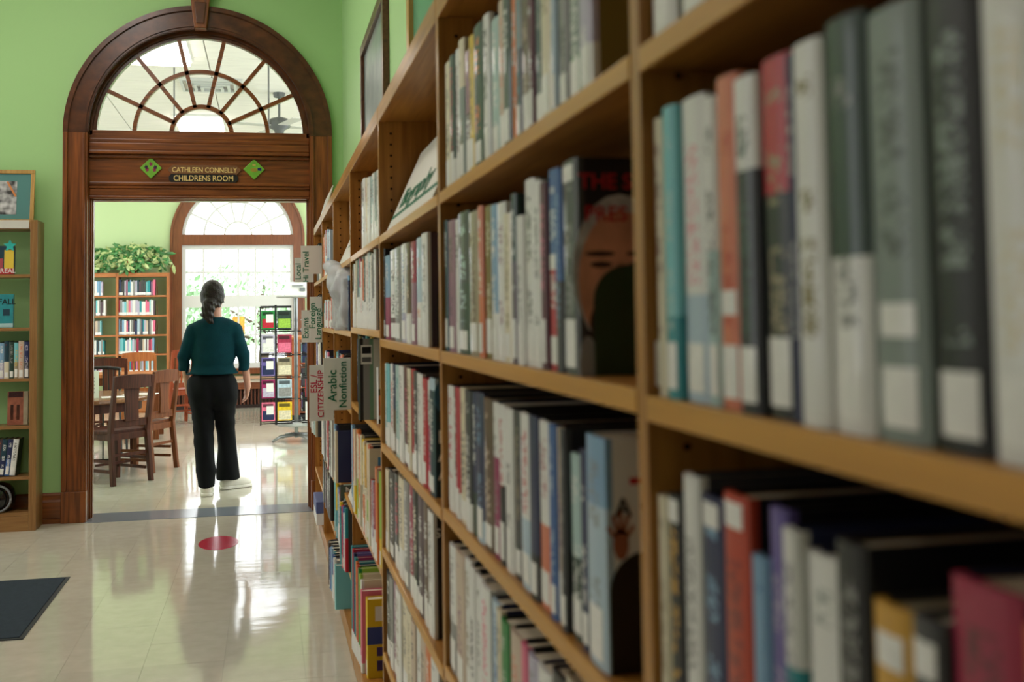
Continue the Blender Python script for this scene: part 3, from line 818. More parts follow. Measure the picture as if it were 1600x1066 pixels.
# fifth, sixth and seventh bays
row_auto(4, S[4][2], 'third shelf', UY[4] + .02, Y5 - .03, ['teal+white', 'navy', 'navy', 'red', 'coral', 'crimson'], (.32, .33), (.17, .2), Tr=(.06, .09), lab=.4)
row_auto(4, S[4][3], 'fourth shelf', UY[4] + .3, Y5 - .3, ['light_blue', 'pale_blue', 'navy+magenta', 'cream'], (.29, .30), (.22, .25), W=.19, Tr=(.03, .05), lab=.6)
b7 = make_book(.295, UY[4] + .43, S[4][4] + .0006, .02, .30, .21, 'dark_grey', cover='pale_teal', lab=False, inkamt=0, label='magazine with grey masthead letters, standing low in the fifth bay')
cover_print(b7, .21, .30, .02, [(.002, .208, .245, .298, mat('print_slate', (74, 90, 82), .4))])
text('cover_lettering', 'M', .05, PAPER, b7, (0, 0, 0), FACE).location = (.04, -.0006, .272)
row_auto(4, S[4][4], 'fifth shelf left group', UY[4] + .46, Y5 - .006, ['blue', 'light_blue', 'cyan', 'teal', 'navy', 'white+teal', 'red', 'yellow+teal', 'pale_blue', 'purple', 'teal+white', 'coral', 'white', 'cyan', 'crimson', 'blue+white', 'lime', 'navy', 'pink'], (.30, .312), (.2, .262), W=.18, Tr=(.028, .045), lab=.7)
row_auto(4, S[4][4], 'fifth shelf', UY[4] + .06, UY[4] + .40, ['cyan', 'white+teal', 'yellow', 'teal', 'navy', 'pale_blue', 'red', 'blue', 'white', 'teal+red'], (.285, .30), (.2, .26), W=.19, Tr=(.02, .034), lab=.7)
row_auto(4, BASEZ, 'bottom shelf', UY[4] + .2, Y5 - .01, ['navy', 'brown', 'dark_grey', 'blue', 'light_blue', 'cream', 'teal', 'blue+white', 'white', 'brown', 'grey', 'cyan'], (.27, .29), (.18, .2), W=.2, Tr=(.035, .06), lab=.5)
row_auto(5, S[5][0], 'top visible shelf', UY[5] + .15, Y6 - .05, ['orange', 'white+red', 'white', 'crimson+white', 'pale_teal', 'white+blue', 'light_blue', 'lilac+blue', 'pale_blue'], (.318, .325), (.22, .26), Tr=(.05, .09), lab=.8)
row_auto(5, S[5][1], 'second shelf', UY[5] + .1, Y6 - .03, ['teal+white', 'white', 'pale_blue', 'red', 'light_blue+white', 'white', 'coral', 'crimson', 'white', 'rust'], (.318, .325), (.14, .16), Tr=(.06, .1), lab=.6)
row_auto(5, S[5][2], 'third shelf', UY[5] + .4, Y6 - .03, ['white+red', 'magenta', 'white', 'navy', 'light_blue', 'pink', 'white'], (.318, .325), (.14, .17), Tr=(.05, .08), lab=.4)
row_auto(5, S[5][3], 'fourth shelf', UY[5] + .05, Y6 - .03, ['white', 'pale_teal+white', 'white', 'grey', 'white', 'cream', 'red', 'red', 'black', 'black', 'white'], (.30, .31), (.22, .30), Tr=(.07, .11), W=.18, lab=.4)
row_auto(5, S[5][4] - .0, 'fifth shelf', UY[5] + .1, Y6 - .03, ['brown', 'black', 'brown', 'plum', 'dark_grey', 'brown', 'black', 'dark_grey'], (.30, .31), (.2, .24), Tr=(.08, .12), W=.18, lab=.2)
row_auto(6, S[6][0], 'top visible shelf', UY[6] + .1, Y7 - .1, ['dark_grey', 'brown', 'dark_green', 'white', 'cream'], (.32, .33), (.18, .25), Tr=(.1, .18), lab=.3)
row_auto(6, S[6][1], 'second shelf', UY[6] + .05, Y7 - .05, ['black', 'brown', 'white', 'dark_grey', 'brown', 'black'], (.315, .33), (.14, .2), Tr=(.1, .16), lab=.2)
row_auto(6, S[6][2], 'third shelf', UY[6] + .05, Y7 - .05, ['white', 'purple', 'dark_grey', 'white', 'cream', 'black'], (.315, .33), (.16, .22), Tr=(.1, .16), lab=.2)
row_auto(6, S[6][3], 'fourth shelf', UY[6] + .05, Y7 - .02, ['dark_grey', 'brown', 'tan', 'grey', 'grey', 'white', 'pale_teal', 'tan'], (.265, .28), (.24, .32), Tr=(.1, .14), W=.2, lab=.2)

pk = empty('paper_pack', (.36, 7.2, BASEZ)); tag(pk, 'blue topped white paper pack low in the last bay', 'pack')
box('wrapper', PAPER, pk, (.283, 7.0, BASEZ + .0006), (.45, 7.4, BASEZ + .07), bevel=.003)
box('lid', mat('pack_blue', (86, 100, 150), .5), pk, (.282, 6.999, BASEZ + .0702), (.451, 7.401, BASEZ + .14), bevel=.003)
# bookends: bent steel, an upright blade with round top and a foot under the books
def bookend(X, y, z, w, h, m, label):
    o = empty('bookend', (X, y, z)); tag(o, label, 'bookend', 'metal bookends')
    r = w * .32
    pl = [(0, 0), (w, 0), (w, h - r)] + [(w - r + r * math.cos(t * PI / 12), h - r + r * math.sin(t * PI / 12)) for t in range(0, 7)] + [(r - r * math.sin(t * PI / 12), h - r + r * math.cos(t * PI / 12)) for t in range(0, 7)] + [(0, h - r)]
    MB().prism(pl, 0, .0016, 1).build('blade', m, o, local=True)
    MB().box(0, .0016, 0, w, .014, .0006).build('foot', m, o, local=True)
    return o
BEG = mat('bookend_green', (18, 54, 36), .35, .5, coat=.2)
bookend(.340, onX(901, 500, .322)[1] - .006, S[1][1] + .0004, .12, .118, BEG, 'dark green bookend in front of the portrait cover, second bay')
bookend(.327, onX(943, 900, .322)[1] - .006, S[1][2] + .0004, .12, .118, BLACK, 'black bookend against the white cover on the third shelf, second bay')
bookend(.40, onX(924, 200, .322)[1] - .2, S[1][0] + .0004, .11, .14, BLACK, 'black bookend at the end of the top row, second bay')
bookend(.338, onX(667, 460, .322)[1] - .035, S[2][1] + .0004, .12, .14, BLACK, 'black bookend beside the plum cover, third bay')
bookend(.38, onX(1106, 30, .322)[1] - .2, S[0][1] + .0004, .1, .14, BLACK, 'black bookend on the high shelf of the nearest bay')
bookend(.385, 3.90, BASEZ + .0004, .13, .15, BLACK, 'black bookend beside the yellow book, bottom shelf of the fourth bay')
# printed covers of the outermost books of the second bay
def find(lbpart):
    for o in bpy.data.objects:
        if lbpart in o.get('label', ''): return o
pb = find('eighteenth from left, second shelf, second')
if pb:
    H = max(v.co.z for v in pb.data.vertices); W = .15
    SKIN = mat('print_skin', (204, 146, 118), .4, coat=.4, var=.25, vscale=(30, 30, 20)); HAIR = mat('print_grey_hair', (176, 176, 176), .4, var=.3, vscale=(60, 60, 60)); SHD = mat('print_shade', (60, 38, 32), .4)
    def oval(cx, cz, rx, rz, m, d):
        MB().prism([(cx + rx * math.cos(t * PI / 12), cz + rz * math.sin(t * PI / 12)) for t in range(24)], -.0004 - d, .0003, 1).build('cover_print', m, pb, local=True)
    oval(.05, H * .47, .054, H * .36, HAIR, .0001); oval(.05, H * .43, .048, H * .325, SKIN, .0002)
    oval(.05, H * .235, .036, H * .14, SHD, .0003); oval(.05, H * .275, .024, H * .03, SKIN, .0004)
    for s in (-1, 1):
        oval(.05 + s * .022, H * .505, .012, H * .016, SHD, .0003); oval(.05 + s * .023, H * .555, .017, H * .014, SHD, .0003)
    oval(.05, H * .43, .009, H * .085, mat('print_skin_light', (172, 116, 92), .4), .0004)
    oval(.012, H * .06, .01, H * .12, mat('print_collar', (150, 150, 150), .4), .0002)
    RD = mat('print_red_title', (176, 26, 40), .4)
    for s_, zz, xx in (('THE S', .885, .004), ('PRES', .735, .010)):
        t = text('cover_lettering', s_, .0235, RD, pb, (0, 0, 0), FACE, align='LEFT'); t.location = (xx, -.0009, H * zz)
pb = find('twenty-first from left, third shelf, second')
if pb:
    H = max(v.co.z for v in pb.data.vertices)
    t = text('cover_lettering', 'A CR', .026, BLACKINK, pb, (0, 0, 0), FACE, align='LEFT'); t.location = (.012, -.0007, H * .70)
    HND = mat('print_hand', (158, 92, 66), .4)
    MB().prism([(.018 + .008 * math.cos(t * PI / 8), H * .55 + .016 * math.sin(t * PI / 8)) for t in range(16)], -.0007, .0003, 1).build('cover_print', HND, pb, local=True)
    for k in range(5):
        a = PI * (.18 + .16 * k); MB().beam((.018 + .006 * math.cos(a), -.0002, H * .55 + .01 * math.sin(a)), (.018 + .016 * math.cos(a), -.0002, H * .55 + .032 * math.sin(a)), .001, .004, up=(1, 0, 0) if abs(math.cos(a)) < .5 else (0, 0, 1)).build('cover_print', HND, pb, local=True)
    MB().box(.028, -.0007, H * .80, .04, .0003, H * .83).build('cover_print', MATS['print_scarlet'], pb, local=True)
pb = find('eleventh from left, fourth shelf, third')
if pb:
    H = max(v.co.z for v in pb.data.vertices); t = text('cover_lettering', 'S I', .026, PAPER, pb, (0, 0, 0), FACE, align='LEFT'); t.location = (.006, -.0007, H * .84)
pb = find('fourteenth from left, third shelf, third')
if pb:
    H = max(v.co.z for v in pb.data.vertices); t = text('cover_lettering', 'D\nA\nA', .036, PAPER, pb, (0, 0, 0), FACE, align='LEFT'); t.location = (.008, -.0007, H * .35)
    MB().prism([(.016 + .014 * math.cos(t * PI / 8), H * .85 + .03 * math.sin(t * PI / 8)) for t in range(16)], -.0005, .0003, 1).build('cover_print', mat('print_azure', (50, 104, 132), .4), pb, local=True)

# ------------------------------------------------------------------ placards, shelf signs and other things on the oak bookcases
def placard(name, y0, y1, z, h, lean, th, label, items, X=.326):
    """card resting on a shelf, leaning back towards the wall"""
    o = empty(name, (X, (y0 + y1) / 2, z)); tag(o, label, 'sign')
    o.rotation_euler = (0, lean, 0)
    L = y1 - y0
    MB().box(0, -L / 2, 0, th, L / 2, h).build('board', CARD, o, local=True)
    for a, b, z0, z1, m in items: MB().box(-.0006, -L / 2 + a * L, z0 * h, .0002, -L / 2 + b * L, z1 * h).build('printed_band', m, o, local=True)
    MB().box(th, -.04, .0, th + .012, .04, h * .6).build('strut', CARD, o, local=True)
    return o
pl = placard('section_placard', 2.30, 3.20, S[2][0] + .001, .255, .42, .006, 'white biography placard with green line, leaning on the top shelf, third bay', [(0.0, 1.0, .17, .215, GREENINK)])
t = text('lettering', 'Biography', .15, GREENINK, pl, (0, 0, 0), (0, 0, 0)); t.rotation_euler = (PI / 2, 0, -PI / 2); t.location = (-.0008, .05, .095); t.scale = (1.0, .55, 1)
pl = placard('section_placard', 4.50, 5.45, S[4][0] + .001, .22, .42, .006, 'pale placard with green streaks on the top shelf, fifth bay', [(.1, .8, .42, .48, mat('print_sage2', (120, 150, 132), .5)), (.3, .9, .62, .67, MATS['print_sage2'])])
pl = placard('section_placard', 4.46, 4.74, S[4][3] + .001, .17, .35, .006, 'small white card with green stripe on the fourth shelf, fifth bay', [(0.0, 1.0, .3, .4, GREENINK)], X=.32)
pl = placard('section_placard', 6.85, 7.75, TOPZ + .001, .19, .30, .006, 'pale card standing on top of the last bay beside the arch', [(.05, .95, .1, .16, MATS['print_sage2'])], X=.33)

def shelf_sign(px0, py0, px1, py1, Y, label, lines, clip=True):
    a, b = onY(px0, py0, Y), onY(px1, py1, Y)
    x0, x1, z0, z1 = a[0], min(b[0], XF - .0035), b[2], a[2]
    o = empty('shelf_sign', ((x0 + x1) / 2, Y, z0)); tag(o, label, 'sign', 'signs clipped to the oak bookcases')
    MB().box(x0, Y, z0, x1, Y + .003, z1).build('card', CARD, o, bevel=.001)
    MB().tube([(x1 - .03, Y + .005, z1 - .004), (x1 - .015, Y + .007, z1 + .012), (x1 + .0025, Y + .006, z1 + .01)], .003, 6).build('clip', BLACK, o)
    for s, fx, size, m, fz in lines:
        t = text('lettering', s, size, m, o, (x0 + (x1 - x0) * fx, Y - .0006, z0 + (z1 - z0) * fz), (0, 0, 0), align='LEFT')
        t.rotation_euler = (0, -PI / 2, 0); t.rotation_mode = 'XYZ'
        t.matrix_basis = Matrix.Translation(t.location) @ (Matrix.Rotation(-PI / 2, 4, 'Y') @ Matrix.Rotation(PI / 2, 4, 'X'))
    return o
shelf_sign(505, 560, 555, 640, 4.40, 'white Arabic Nonfiction sign with green letters, nearest of the signs', [('Arabic', .34, .046, GREENINK, .16), ('Nonfiction', .72, .041, GREENINK, .04)])
shelf_sign(483, 571, 526, 657, 5.57, 'white ESL citizenship sign with red letters, behind the Arabic sign', [('ESL /', .2, .044, REDINK, .5), ('CITIZENSHIP', .48, .040, REDINK, .06)])
shelf_sign(484, 464, 507, 535, 6.73, 'white Foreign Language sign beside the plastic bag', [('Foreign', .22, .05, GREENINK, .3), ('Language', .72, .05, GREENINK, .06)])
shelf_sign(471, 485, 494, 535, 7.88, 'white Exams sign, leftmost of the lower row of signs', [('Exams', .34, .056, GREENINK, .12)])
shelf_sign(470, 384, 503, 428, 6.73, 'white Travel sign in the upper pair of signs', [('Travel', .25, .048, GREENINK, .06)])
shelf_sign(460, 403, 490, 441, 7.88, 'white Local history sign, leftmost of all the signs', [('Local', .2, .054, GREENINK, .1), ('Hi', .6, .05, GREENINK, .0)])

# boxed media and a draped plastic bag, fifth bay
bx = empty('media_box', (.33, 4.50, S[4][1])); tag(bx, 'white carton with red letters on the second shelf, fifth bay', 'box')
box('carton', PAPER, bx, (.33, 4.47, S[4][1] + .001), (.48, 4.56, S[4][1] + .245), bevel=.002)
box('orange_stripe', mat('print_amber', (214, 140, 50), .4), bx, (.3295, 4.4695, S[4][1] + .225), (.4805, 4.5605, S[4][1] + .246))
box('red_stripe', MATS['print_scarlet'], bx, (.3295, 4.4692, S[4][1] + .075), (.4805, 4.5605, S[4][1] + .1))
box('yellow_stripe', mat('print_lemon', (226, 190, 50), .4), bx, (.3294, 4.4694, S[4][1] + .06), (.4806, 4.5606, S[4][1] + .0749))
text('lettering', 'GE', .05, MATS['print_scarlet'], bx, (.372, 4.4690, S[4][1] + .155), FACE)
row_auto(4, S[4][1], 'second shelf', 4.62, 4.72, ['light_blue', 'navy'], (.32, .325), (.2, .24), Tr=(.04, .05), lab=.2)

# ---- soft shapes: signed distance fields meshed with surface nets
def surface_net(fn, lo, hi, h):
    xs = [np.arange(l, u + h, h) for l, u in zip(lo, hi)]
    G = np.stack(np.meshgrid(*xs, indexing='ij'), -1); V = fn(G)
    ins = V < 0; nx, ny, nz_ = V.shape
    corner = [(i, j, k) for i in (0, 1) for j in (0, 1) for k in (0, 1)]
    sub = lambda A, c: A[c[0]:nx - 1 + c[0], c[1]:ny - 1 + c[1], c[2]:nz_ - 1 + c[2]]
    cnt = sum(sub(ins, c).astype(int) for c in corner); act = (cnt > 0) & (cnt < 8)
    P = np.zeros(act.shape + (3,)); N = np.zeros(act.shape)
    for a in range(8):
        for b in range(a + 1, 8):
            ca, cb = corner[a], corner[b]
            if sum(abs(p - q) for p, q in zip(ca, cb)) != 1: continue
            va, vb = sub(V, ca), sub(V, cb); m = (va < 0) != (vb < 0)
            t = np.where(m, va / np.where(m, va - vb, 1), 0)
            pt = np.array(ca) + t[..., None] * (np.array(cb) - np.array(ca))
            P += pt * m[..., None]; N += m
    idx = -np.ones(act.shape, int); idx[act] = np.arange(act.sum())
    ii = np.argwhere(act); pos = (ii + P[act] / N[act][:, None]) * h + np.array(lo)
    faces = []
    for ax in range(3):
        o1, o2 = [(1, 2), (2, 0), (0, 1)][ax]
        d = np.zeros(3, int); d[ax] = 1
        a = ins[:nx - d[0], :ny - d[1], :nz_ - d[2]]; b = ins[d[0]:, d[1]:, d[2]:]
        for sgn, m in ((1, a & ~b), (0, ~a & b)):
            p = np.argwhere(m)
            ok = (p[:, o1] >= 1) & (p[:, o2] >= 1) & (p[:, o1] < act.shape[o1]) & (p[:, o2] < act.shape[o2]) & (p[:, ax] < act.shape[ax]); p = p[ok]
            e1 = np.zeros(3, int); e1[o1] = 1; e2 = np.zeros(3, int); e2[o2] = 1
            q = np.stack([idx[tuple(r.T)] for r in (p, p - e1, p - e1 - e2, p - e2)], 1); q = q[q.min(1) >= 0]
            faces += (q if sgn else q[:, ::-1]).tolist()
    return pos, faces
def sdf_obj(name, fn, lo, hi, h, m, parent=None, origin=(0, 0, 0)):
    pos, faces = surface_net(fn, lo, hi, h)
    me = bpy.data.meshes.new(name); me.from_pydata([tuple(p - np.array(origin)) for p in pos], [], [tuple(map(int, f)) for f in faces]); me.update()
    fix_normals(me)
    for p in me.polygons: p.use_smooth = True
    me.materials.append(m); o = bpy.data.objects.new(name, me); COL.objects.link(o)
    if parent: o.parent = parent
    else: o.location = origin
    sm = o.modifiers.new('soften', 'SMOOTH'); sm.factor = .5; sm.iterations = 3
    return o
def rcone(p, a, b, r1, r2):
    a, b = np.array(a, float), np.array(b, float); ba = b - a; L2 = ba @ ba
    t = np.clip(((p - a) @ ba) / L2, 0, 1)
    return np.linalg.norm(p - a - t[..., None] * ba, axis=-1) - (r1 + (r2 - r1) * t)
def ell(p, c, r):
    r = np.array(r, float); q = (p - np.array(c)) / r; k = np.linalg.norm(q, axis=-1)
    return (k - 1) * r.min() * np.where(k > 0, 1, 1)
def smin(a, b, k):
    h = np.clip(.5 + .5 * (b - a) / k, 0, 1); return b + (a - b) * h - k * h * (1 - h)
def U(ds, k):
    d = ds[0]
    for e in ds[1:]: d = smin(d, e, k)
    return d
BAG = mat('thin_white_plastic', (214, 218, 220), .25, .5, alpha=.62, bump=.25, bscale=30)
bc = np.array([.29, 4.95, 1.40])
def bagf(p):
    q = p.copy(); w = .009 * np.sin(q[..., 1] * 37 + q[..., 2] * 9 + 2 * np.sin(q[..., 2] * 14)) + .004 * np.sin(q[..., 1] * 83 + q[..., 2] * 31 + 2 * np.sin(q[..., 1] * 11)) + .003 * np.sin(q[..., 2] * 97 - q[..., 1] * 23)
    body = np.maximum(np.maximum(np.abs(q[..., 0] - .335) - .028, np.abs(q[..., 1] - 5.0) - .30), np.abs(q[..., 2] - 1.395) - .095) - .012
    flap = rcone(p, (.27, 5.05, 1.555), (.36, 4.75, 1.50), .03, .02)
    flap2 = rcone(p, (.29, 5.25, 1.50), (.30, 4.80, 1.45), .02, .03)
    return U([body, flap, flap2], .05) + w
bg = sdf_obj('plastic_bag', bagf, (.20, 4.60, 1.25), (.44, 5.42, 1.62), .013, BAG, None, (.33, 5.0, 1.285))
tag(bg, 'crumpled translucent white plastic bag spilling over the second shelf, fifth bay', 'bag')

# pictures on the right wall
def wall_picture(y0, y1, z0, z1, fw, frame, art, label, X=XR):
    o = empty('framed_picture', (X - .012, (y0 + y1) / 2, z0)); tag(o, label, 'picture')
    for a, b, c, d in ((y0, y1, z0, z0 + fw), (y0, y1, z1 - fw, z1), (y0, y0 + fw, z0 + fw, z1 - fw), (y1 - fw, y1, z0 + fw, z1 - fw)):
        box('frame_rail', frame, o, (X - .03, a, c), (X - .001, b, d), bevel=.003)
    box('print', art, o, (X - .012, y0 + fw, z0 + fw), (X - .002, y1 - fw, z1 - fw))
    return o
wall_picture(4.93, 6.16, 2.05, 2.80, .055, grain('frame_brown', (104, 66, 44), (76, 46, 30), 1, .35, .3), mat('art_misty', (150, 168, 160), .35, coat=.5, var=.3, vscale=(2, 5, 5), rgb2=(96, 122, 118)), 'dark framed misty landscape print high on the right wall')
wall_picture(3.0, 4.08, 2.18, 3.1, .07, grain('frame_pine', (206, 164, 96), (180, 136, 70), 2, .35, .3), mat('art_green_mat', (70, 150, 110), .4, coat=.4), 'pale pine framed picture above the third bay, cut by the frame')

# ------------------------------------------------------------------ left bookcase
LX1 = -1.457; LX0 = -2.36; LY0 = 7.82; LY1 = YW - .025
SGX, SGY, SGZ = [grain('tan_oak_' + a, (160, 118, 70), (132, 92, 50), i, .4, .2, 70, 4) for i, a in enumerate('xyz')]
lb = empty('bookcase', ((LX0 + LX1) / 2, (LY0 + LY1) / 2, 0)); tag(lb, 'open tan oak bookcase against the green wall, left edge', 'bookcase')
for a in (LX0, LX1 - .045): box('side_panel', SGZ, lb, (a, LY0, 0), (a + .045, LY1, 1.995), bevel=.002)
LZ = [1.643, 1.298, .972, .668, .345, .116]
for z in LZ: box('shelf', SGX, lb, (LX0 + .0455, LY0 + .004, z - .02), (LX1 - .0455, LY1, z), bevel=.0015)
box('top_board', SGX, lb, (LX0 + .0455, LY0 + .002, 1.935), (LX1 - .0455, LY1, 1.98))
box('kick_board', SGX, lb, (LX0 + .0455, LY0 + .001, .0), (LX1 - .0455, LY0 + .02, .0955))
lh = thing_box('label_holder', mat('label_holder_card', (206, 204, 194), .5), (LX1 - .235, LY0 - .004, 1.94), (LX1 - .052, LY0 + .0008, 1.993), 'blank white card holder on the left bookcase top', 'label holder')
# spine books facing the room (spine faces -Y): rotate the standing book by 90 degrees
def fbook(x, z, T, H, W, col, col2=None, split=0, label='', lean=0.0, Y=LY0 + .035, **k):
    o = make_book(0, 0, 0, T, H, W, col, col2, split, label=label, group='books on the left bookcase', **k)
    o.rotation_euler = (0, lean, PI / 2)
    o.matrix_basis = Matrix.Translation((x, Y, z)) @ Matrix.Rotation(lean, 4, 'Y') @ Matrix.Rotation(PI / 2, 4, 'Z')
    return o
# x is the right side of each book; widths read from the photograph
sx = LX1 - .052
for i, (c, c2, T, ik) in enumerate((('navy', 'dark_grey', .033, 'lilac'), ('beige', None, .034, 'coral'), ('cyan', 'tan', .026, 'yellow'), ('dark_green', None, .03, 'grey'), ('dark_teal', 'cream', .03, 'red'), ('light_blue', 'lilac', .03, 'white'), ('yellow', 'lime', .038, 'red'), ('purple', 'plum', .03, 'white'), ('orange', None, .03, 'white'), ('white', None, .03, 'red'))):
    fbook(sx, LZ[2] + .0006, T - .001, .235 + (.006 * math.sin(i * 2.1)), .15, c, c2, .45, '%s%s book, %s from right, third shelf of the left bookcase' % (colname(c), ' and ' + colname(c2) if c2 else '', ORD[i]), ink=ik, inkamt=.9)
    sx -= T
sx = LX1 - .135
for i, (c, c2, T, ik) in enumerate((('white', None, .034, 'black'), ('navy', 'blue', .03, 'white'), ('dark_teal', 'navy', .034, 'white'), ('plum', 'navy', .036, 'orange'), ('rust', 'black', .03, 'white'), ('maroon', 'white', .03, 'cream'))):
    fbook(sx, LZ[4] + .0012 + .004, T - .001, .232, .15, c, c2, .45, 'leaning %s%s book, %s from right, fifth shelf of the left bookcase' % (colname(c), ' and ' + colname(c2) if c2 else '', ORD[i]), lean=.11, ink=ik, inkamt=.9)
    sx -= T + .0008
be = bookend(0, 0, LZ[4] + .0004, .13, .17, BLACK, 'black bookend holding the leaning books on the left bookcase')
be.location = (LX1 - .13, LY0 + .05, LZ[4] + .0004)
be.rotation_euler = (0, 0, PI / 2)
def face_out(x0, x1, z, H, T, Y, lean, col, label, items, spine='white'):
    o = empty('book', ((x0 + x1) / 2, Y, z)); tag(o, label, 'book', 'books on the left bookcase')
    o.rotation_euler = (-lean, 0, 0); w = (x1 - x0) / 2
    m = mat('face_cover_%d' % int(abs(x0) * 1e4 + z * 1e3), PAL[col], .35, coat=.4, var=.12, vscale=(25, 25, 25))
    MB().box(-w, 0, 0, w, .003, H).build('front_board', m, o, local=True)
    MB().box(-w, T - .003, 0, w, T, H).build('back_board', m, o, local=True)
    MB().box(-w + .002, .0031, .003, w - .004, T - .0031, H - .003).build('page_block', PAGES, o, local=True)
    for a, b, c, d, mm in items: MB().box(-w + a * 2 * w, -.0006, c * H, -w + b * 2 * w, .0002, d * H).build('cover_print', mm, o, local=True)
    return o
xa = lambda px, Y=LY0 + .05: onY(px, 500, Y)[0]
f1 = face_out(xa(-14), xa(21), LZ[0] + .004, .185, .03, LY0 + .055, .06, 'dark_teal', 'picture book with yellow figure and teal star facing out, left bookcase', [(.0, 1.0, .0, .2, MATS['print_scarlet']), (.55, .98, .2, .85, mat('print_sun', (226, 196, 66), .4)), (.05, .5, .2, .55, mat('print_flush', (170, 70, 80), .4))])
t = text('cover_lettering', 'REAL', .042, PAPER, f1, (0, 0, 0), FACE); t.location = (.03, -.001, .02)
st = MB(); st.prism([(.04 + (.042 if k % 2 == 0 else .02) * math.cos(PI / 2 + k * PI / 5), .185 + (.042 if k % 2 == 0 else .02) * math.sin(PI / 2 + k * PI / 5)) for k in range(10)], -.004, -.0007, 1)
st.build('cover_star', mat('print_star', (50, 190, 180), .4), f1, local=True)
f2 = face_out(xa(-16), xa(20), LZ[1] + .004, .215, .03, LY0 + .055, .06, 'teal', 'teal chapter book facing out on the second shelf, left bookcase', [(0, 1, 0, .12, mat('print_foam', (170, 206, 206), .4)), (.55, .85, .35, .55, mat('print_deep', (30, 60, 74), .4))])
t = text('cover_lettering', 'FALL', .05, BLACKINK, f2, (0, 0, 0), FACE); t.location = (.03, -.001, .165)
f3 = face_out(xa(12), xa(44), LZ[3] + .004, .215, .03, LY0 + .055, .06, 'tan', 'reddish brown novel with two standing figures facing out, left bookcase', [(0, .78, 0, 1, mat('print_sepia', (150, 88, 66), .4, var=.3, vscale=(30, 30, 30))), (.05, .75, .82, .98, mat('print_wine', (66, 30, 36), .4)), (.15, .3, .15, .6, SHD), (.45, .6, .15, .6, SHD)])
# black round bag with glossy rim on the bottom shelf
wr = empty('black_helmet', (-1.70, LY0 + .125, LZ[5] + .0006)); tag(wr, 'glossy black rounded helmet shaped object on the bottom shelf', 'helmet')
GLB = mat('gloss_black', (14, 14, 15), .12, .5, coat=.6)
hel = MB(); hel.lathe([(.02, .0), (.075, .004), (.095, .04), (.098, .09), (.088, .14), (.06, .172), (.02, .185)], (0, 0, 0), 24); hel.build('shell', GLB, wr, smooth=True, local=True)
rim = MB(); rim.tube([(.088 * math.cos(a), -.098, .09 + .085 * math.sin(a)) for a in np.linspace(0, 2 * PI, 25)], .008, 6); rim.build('rim', mat('rim_grey', (120, 122, 124), .3), wr, smooth=True, local=True)
# framed picture standing on the left bookcase
fp = empty('framed_picture', (-1.80, LY0 + .10, 1.9805)); tag(fp, 'gold framed ink drawing with teal mat, leaning on the left bookcase', 'picture')
fp.rotation_euler = (-.14, 0, 0)
GF = grain('frame_gold', (196, 156, 84), (160, 118, 56), 2, .35, .3)
hw_, H_ = .30, .36
for a, b, c, d in ((-hw_, hw_, 0, .025), (-hw_, hw_, H_ - .025, H_), (-hw_, -hw_ + .025, .0252, H_ - .0252), (hw_ - .025, hw_, .0252, H_ - .0252)): MB().box(a, -.012, c, b, .008, d).build('frame_rail', GF, fp, local=True, bevel=.002)
MB().box(-hw_ + .0252, -.002, .0252, hw_ - .0252, .004, H_ - .0252).build('mat_board', mat('teal_mat', (74, 128, 124), .6, coat=.4), fp, local=True)
MB().box(-.12, -.004, .06, .19, -.0021, .285).build('drawing', mat('ink_drawing', (205, 205, 205), .5, coat=.4, var=.9, vscale=(22, 22, 22), rgb2=(38, 38, 36), detail=1), fp, local=True)
MB().beam((.13, -.006, .28), (.185, -.006, .18), .004, .012).build('orange_quill', mat('print_quill', (206, 126, 62), .4), fp, local=True)

# ------------------------------------------------------------------ floor things
fm = empty('floor_mat', (-1.75, 5.77, 0)); tag(fm, 'dark blue grey rectangular floor mat at the left', 'mat')
MB().box(-2.5, 5.2, .001, -1.03, 6.33, .009).build('pile', mat('mat_pile', (52, 62, 72), .9, .2, bump=.6, bscale=400, var=.1, vscale=(40, 40, 40)), fm, bevel=.003)
MB().box(-2.52, 5.18, .0005, -1.012, 6.35, .005).build('rubber_edge', mat('mat_rubber', (34, 38, 42), .6), fm, bevel=.002)
dd = MB().lathe([(.115, 0), (.116, .0006), (.115, .0012)], (0, 0, 0), 48).build('floor_decal', mat('decal_red', (188, 34, 62), .2, .5), None); dd.location = (-.292, 7.06, .0006); dd.scale = (1, 1.85, 1)
tag(dd, 'round crimson decal stuck on the floor before the doorway', 'decal')

# ------------------------------------------------------------------ childrens room: end window
w1 = empty('window_1', (-.43, FARY, .5)); tag(w1, 'tall arched window with wood casing and white sashes', None, None, 'structure')
WX, WZ, YG = -.43, 2.55, FARY + .06
CAS = grain('window_oak', (128, 74, 44), (98, 54, 30), 2, .35, .3)
MB().ring((WX, WZ), .82, .985, FARY - .035, FARY + .02, n=48).build('arch_casing', CAS, w1)
MB().ring((WX, WZ), .955, .99, FARY - .055, FARY - .0, n=48).build('arch_moulding', CAS, w1)
MB().ring((WX, WZ), .78, .865, FARY + .02, FARY + .14, n=48).build('arch_reveal', WINW, w1)
for s in (-1, 1):
    def bb(nm, m, a, b, y0, y1, z0, z1): box(nm, m, w1, (min(WX + s * a, WX + s * b), y0, z0), (max(WX + s * a, WX + s * b), y1, z1))
    bb('casing_board', CAS, .82, .985, FARY - .035, FARY + .02, .5, WZ)
    bb('casing_moulding', CAS, .955, .99, FARY - .055, FARY, .5, WZ)
    bb('stile', WINW, .765, .865, FARY + .02, FARY + .12, .58, WZ - .1)
box('transom_bar', CAS, w1, (WX - .82, FARY - .03, 2.44), (WX + .82, FARY + .13, 2.60))
box('window_stool', CAS, w1, (WX - .98, FARY - .12, .50), (WX + .98, FARY + .12, .585))
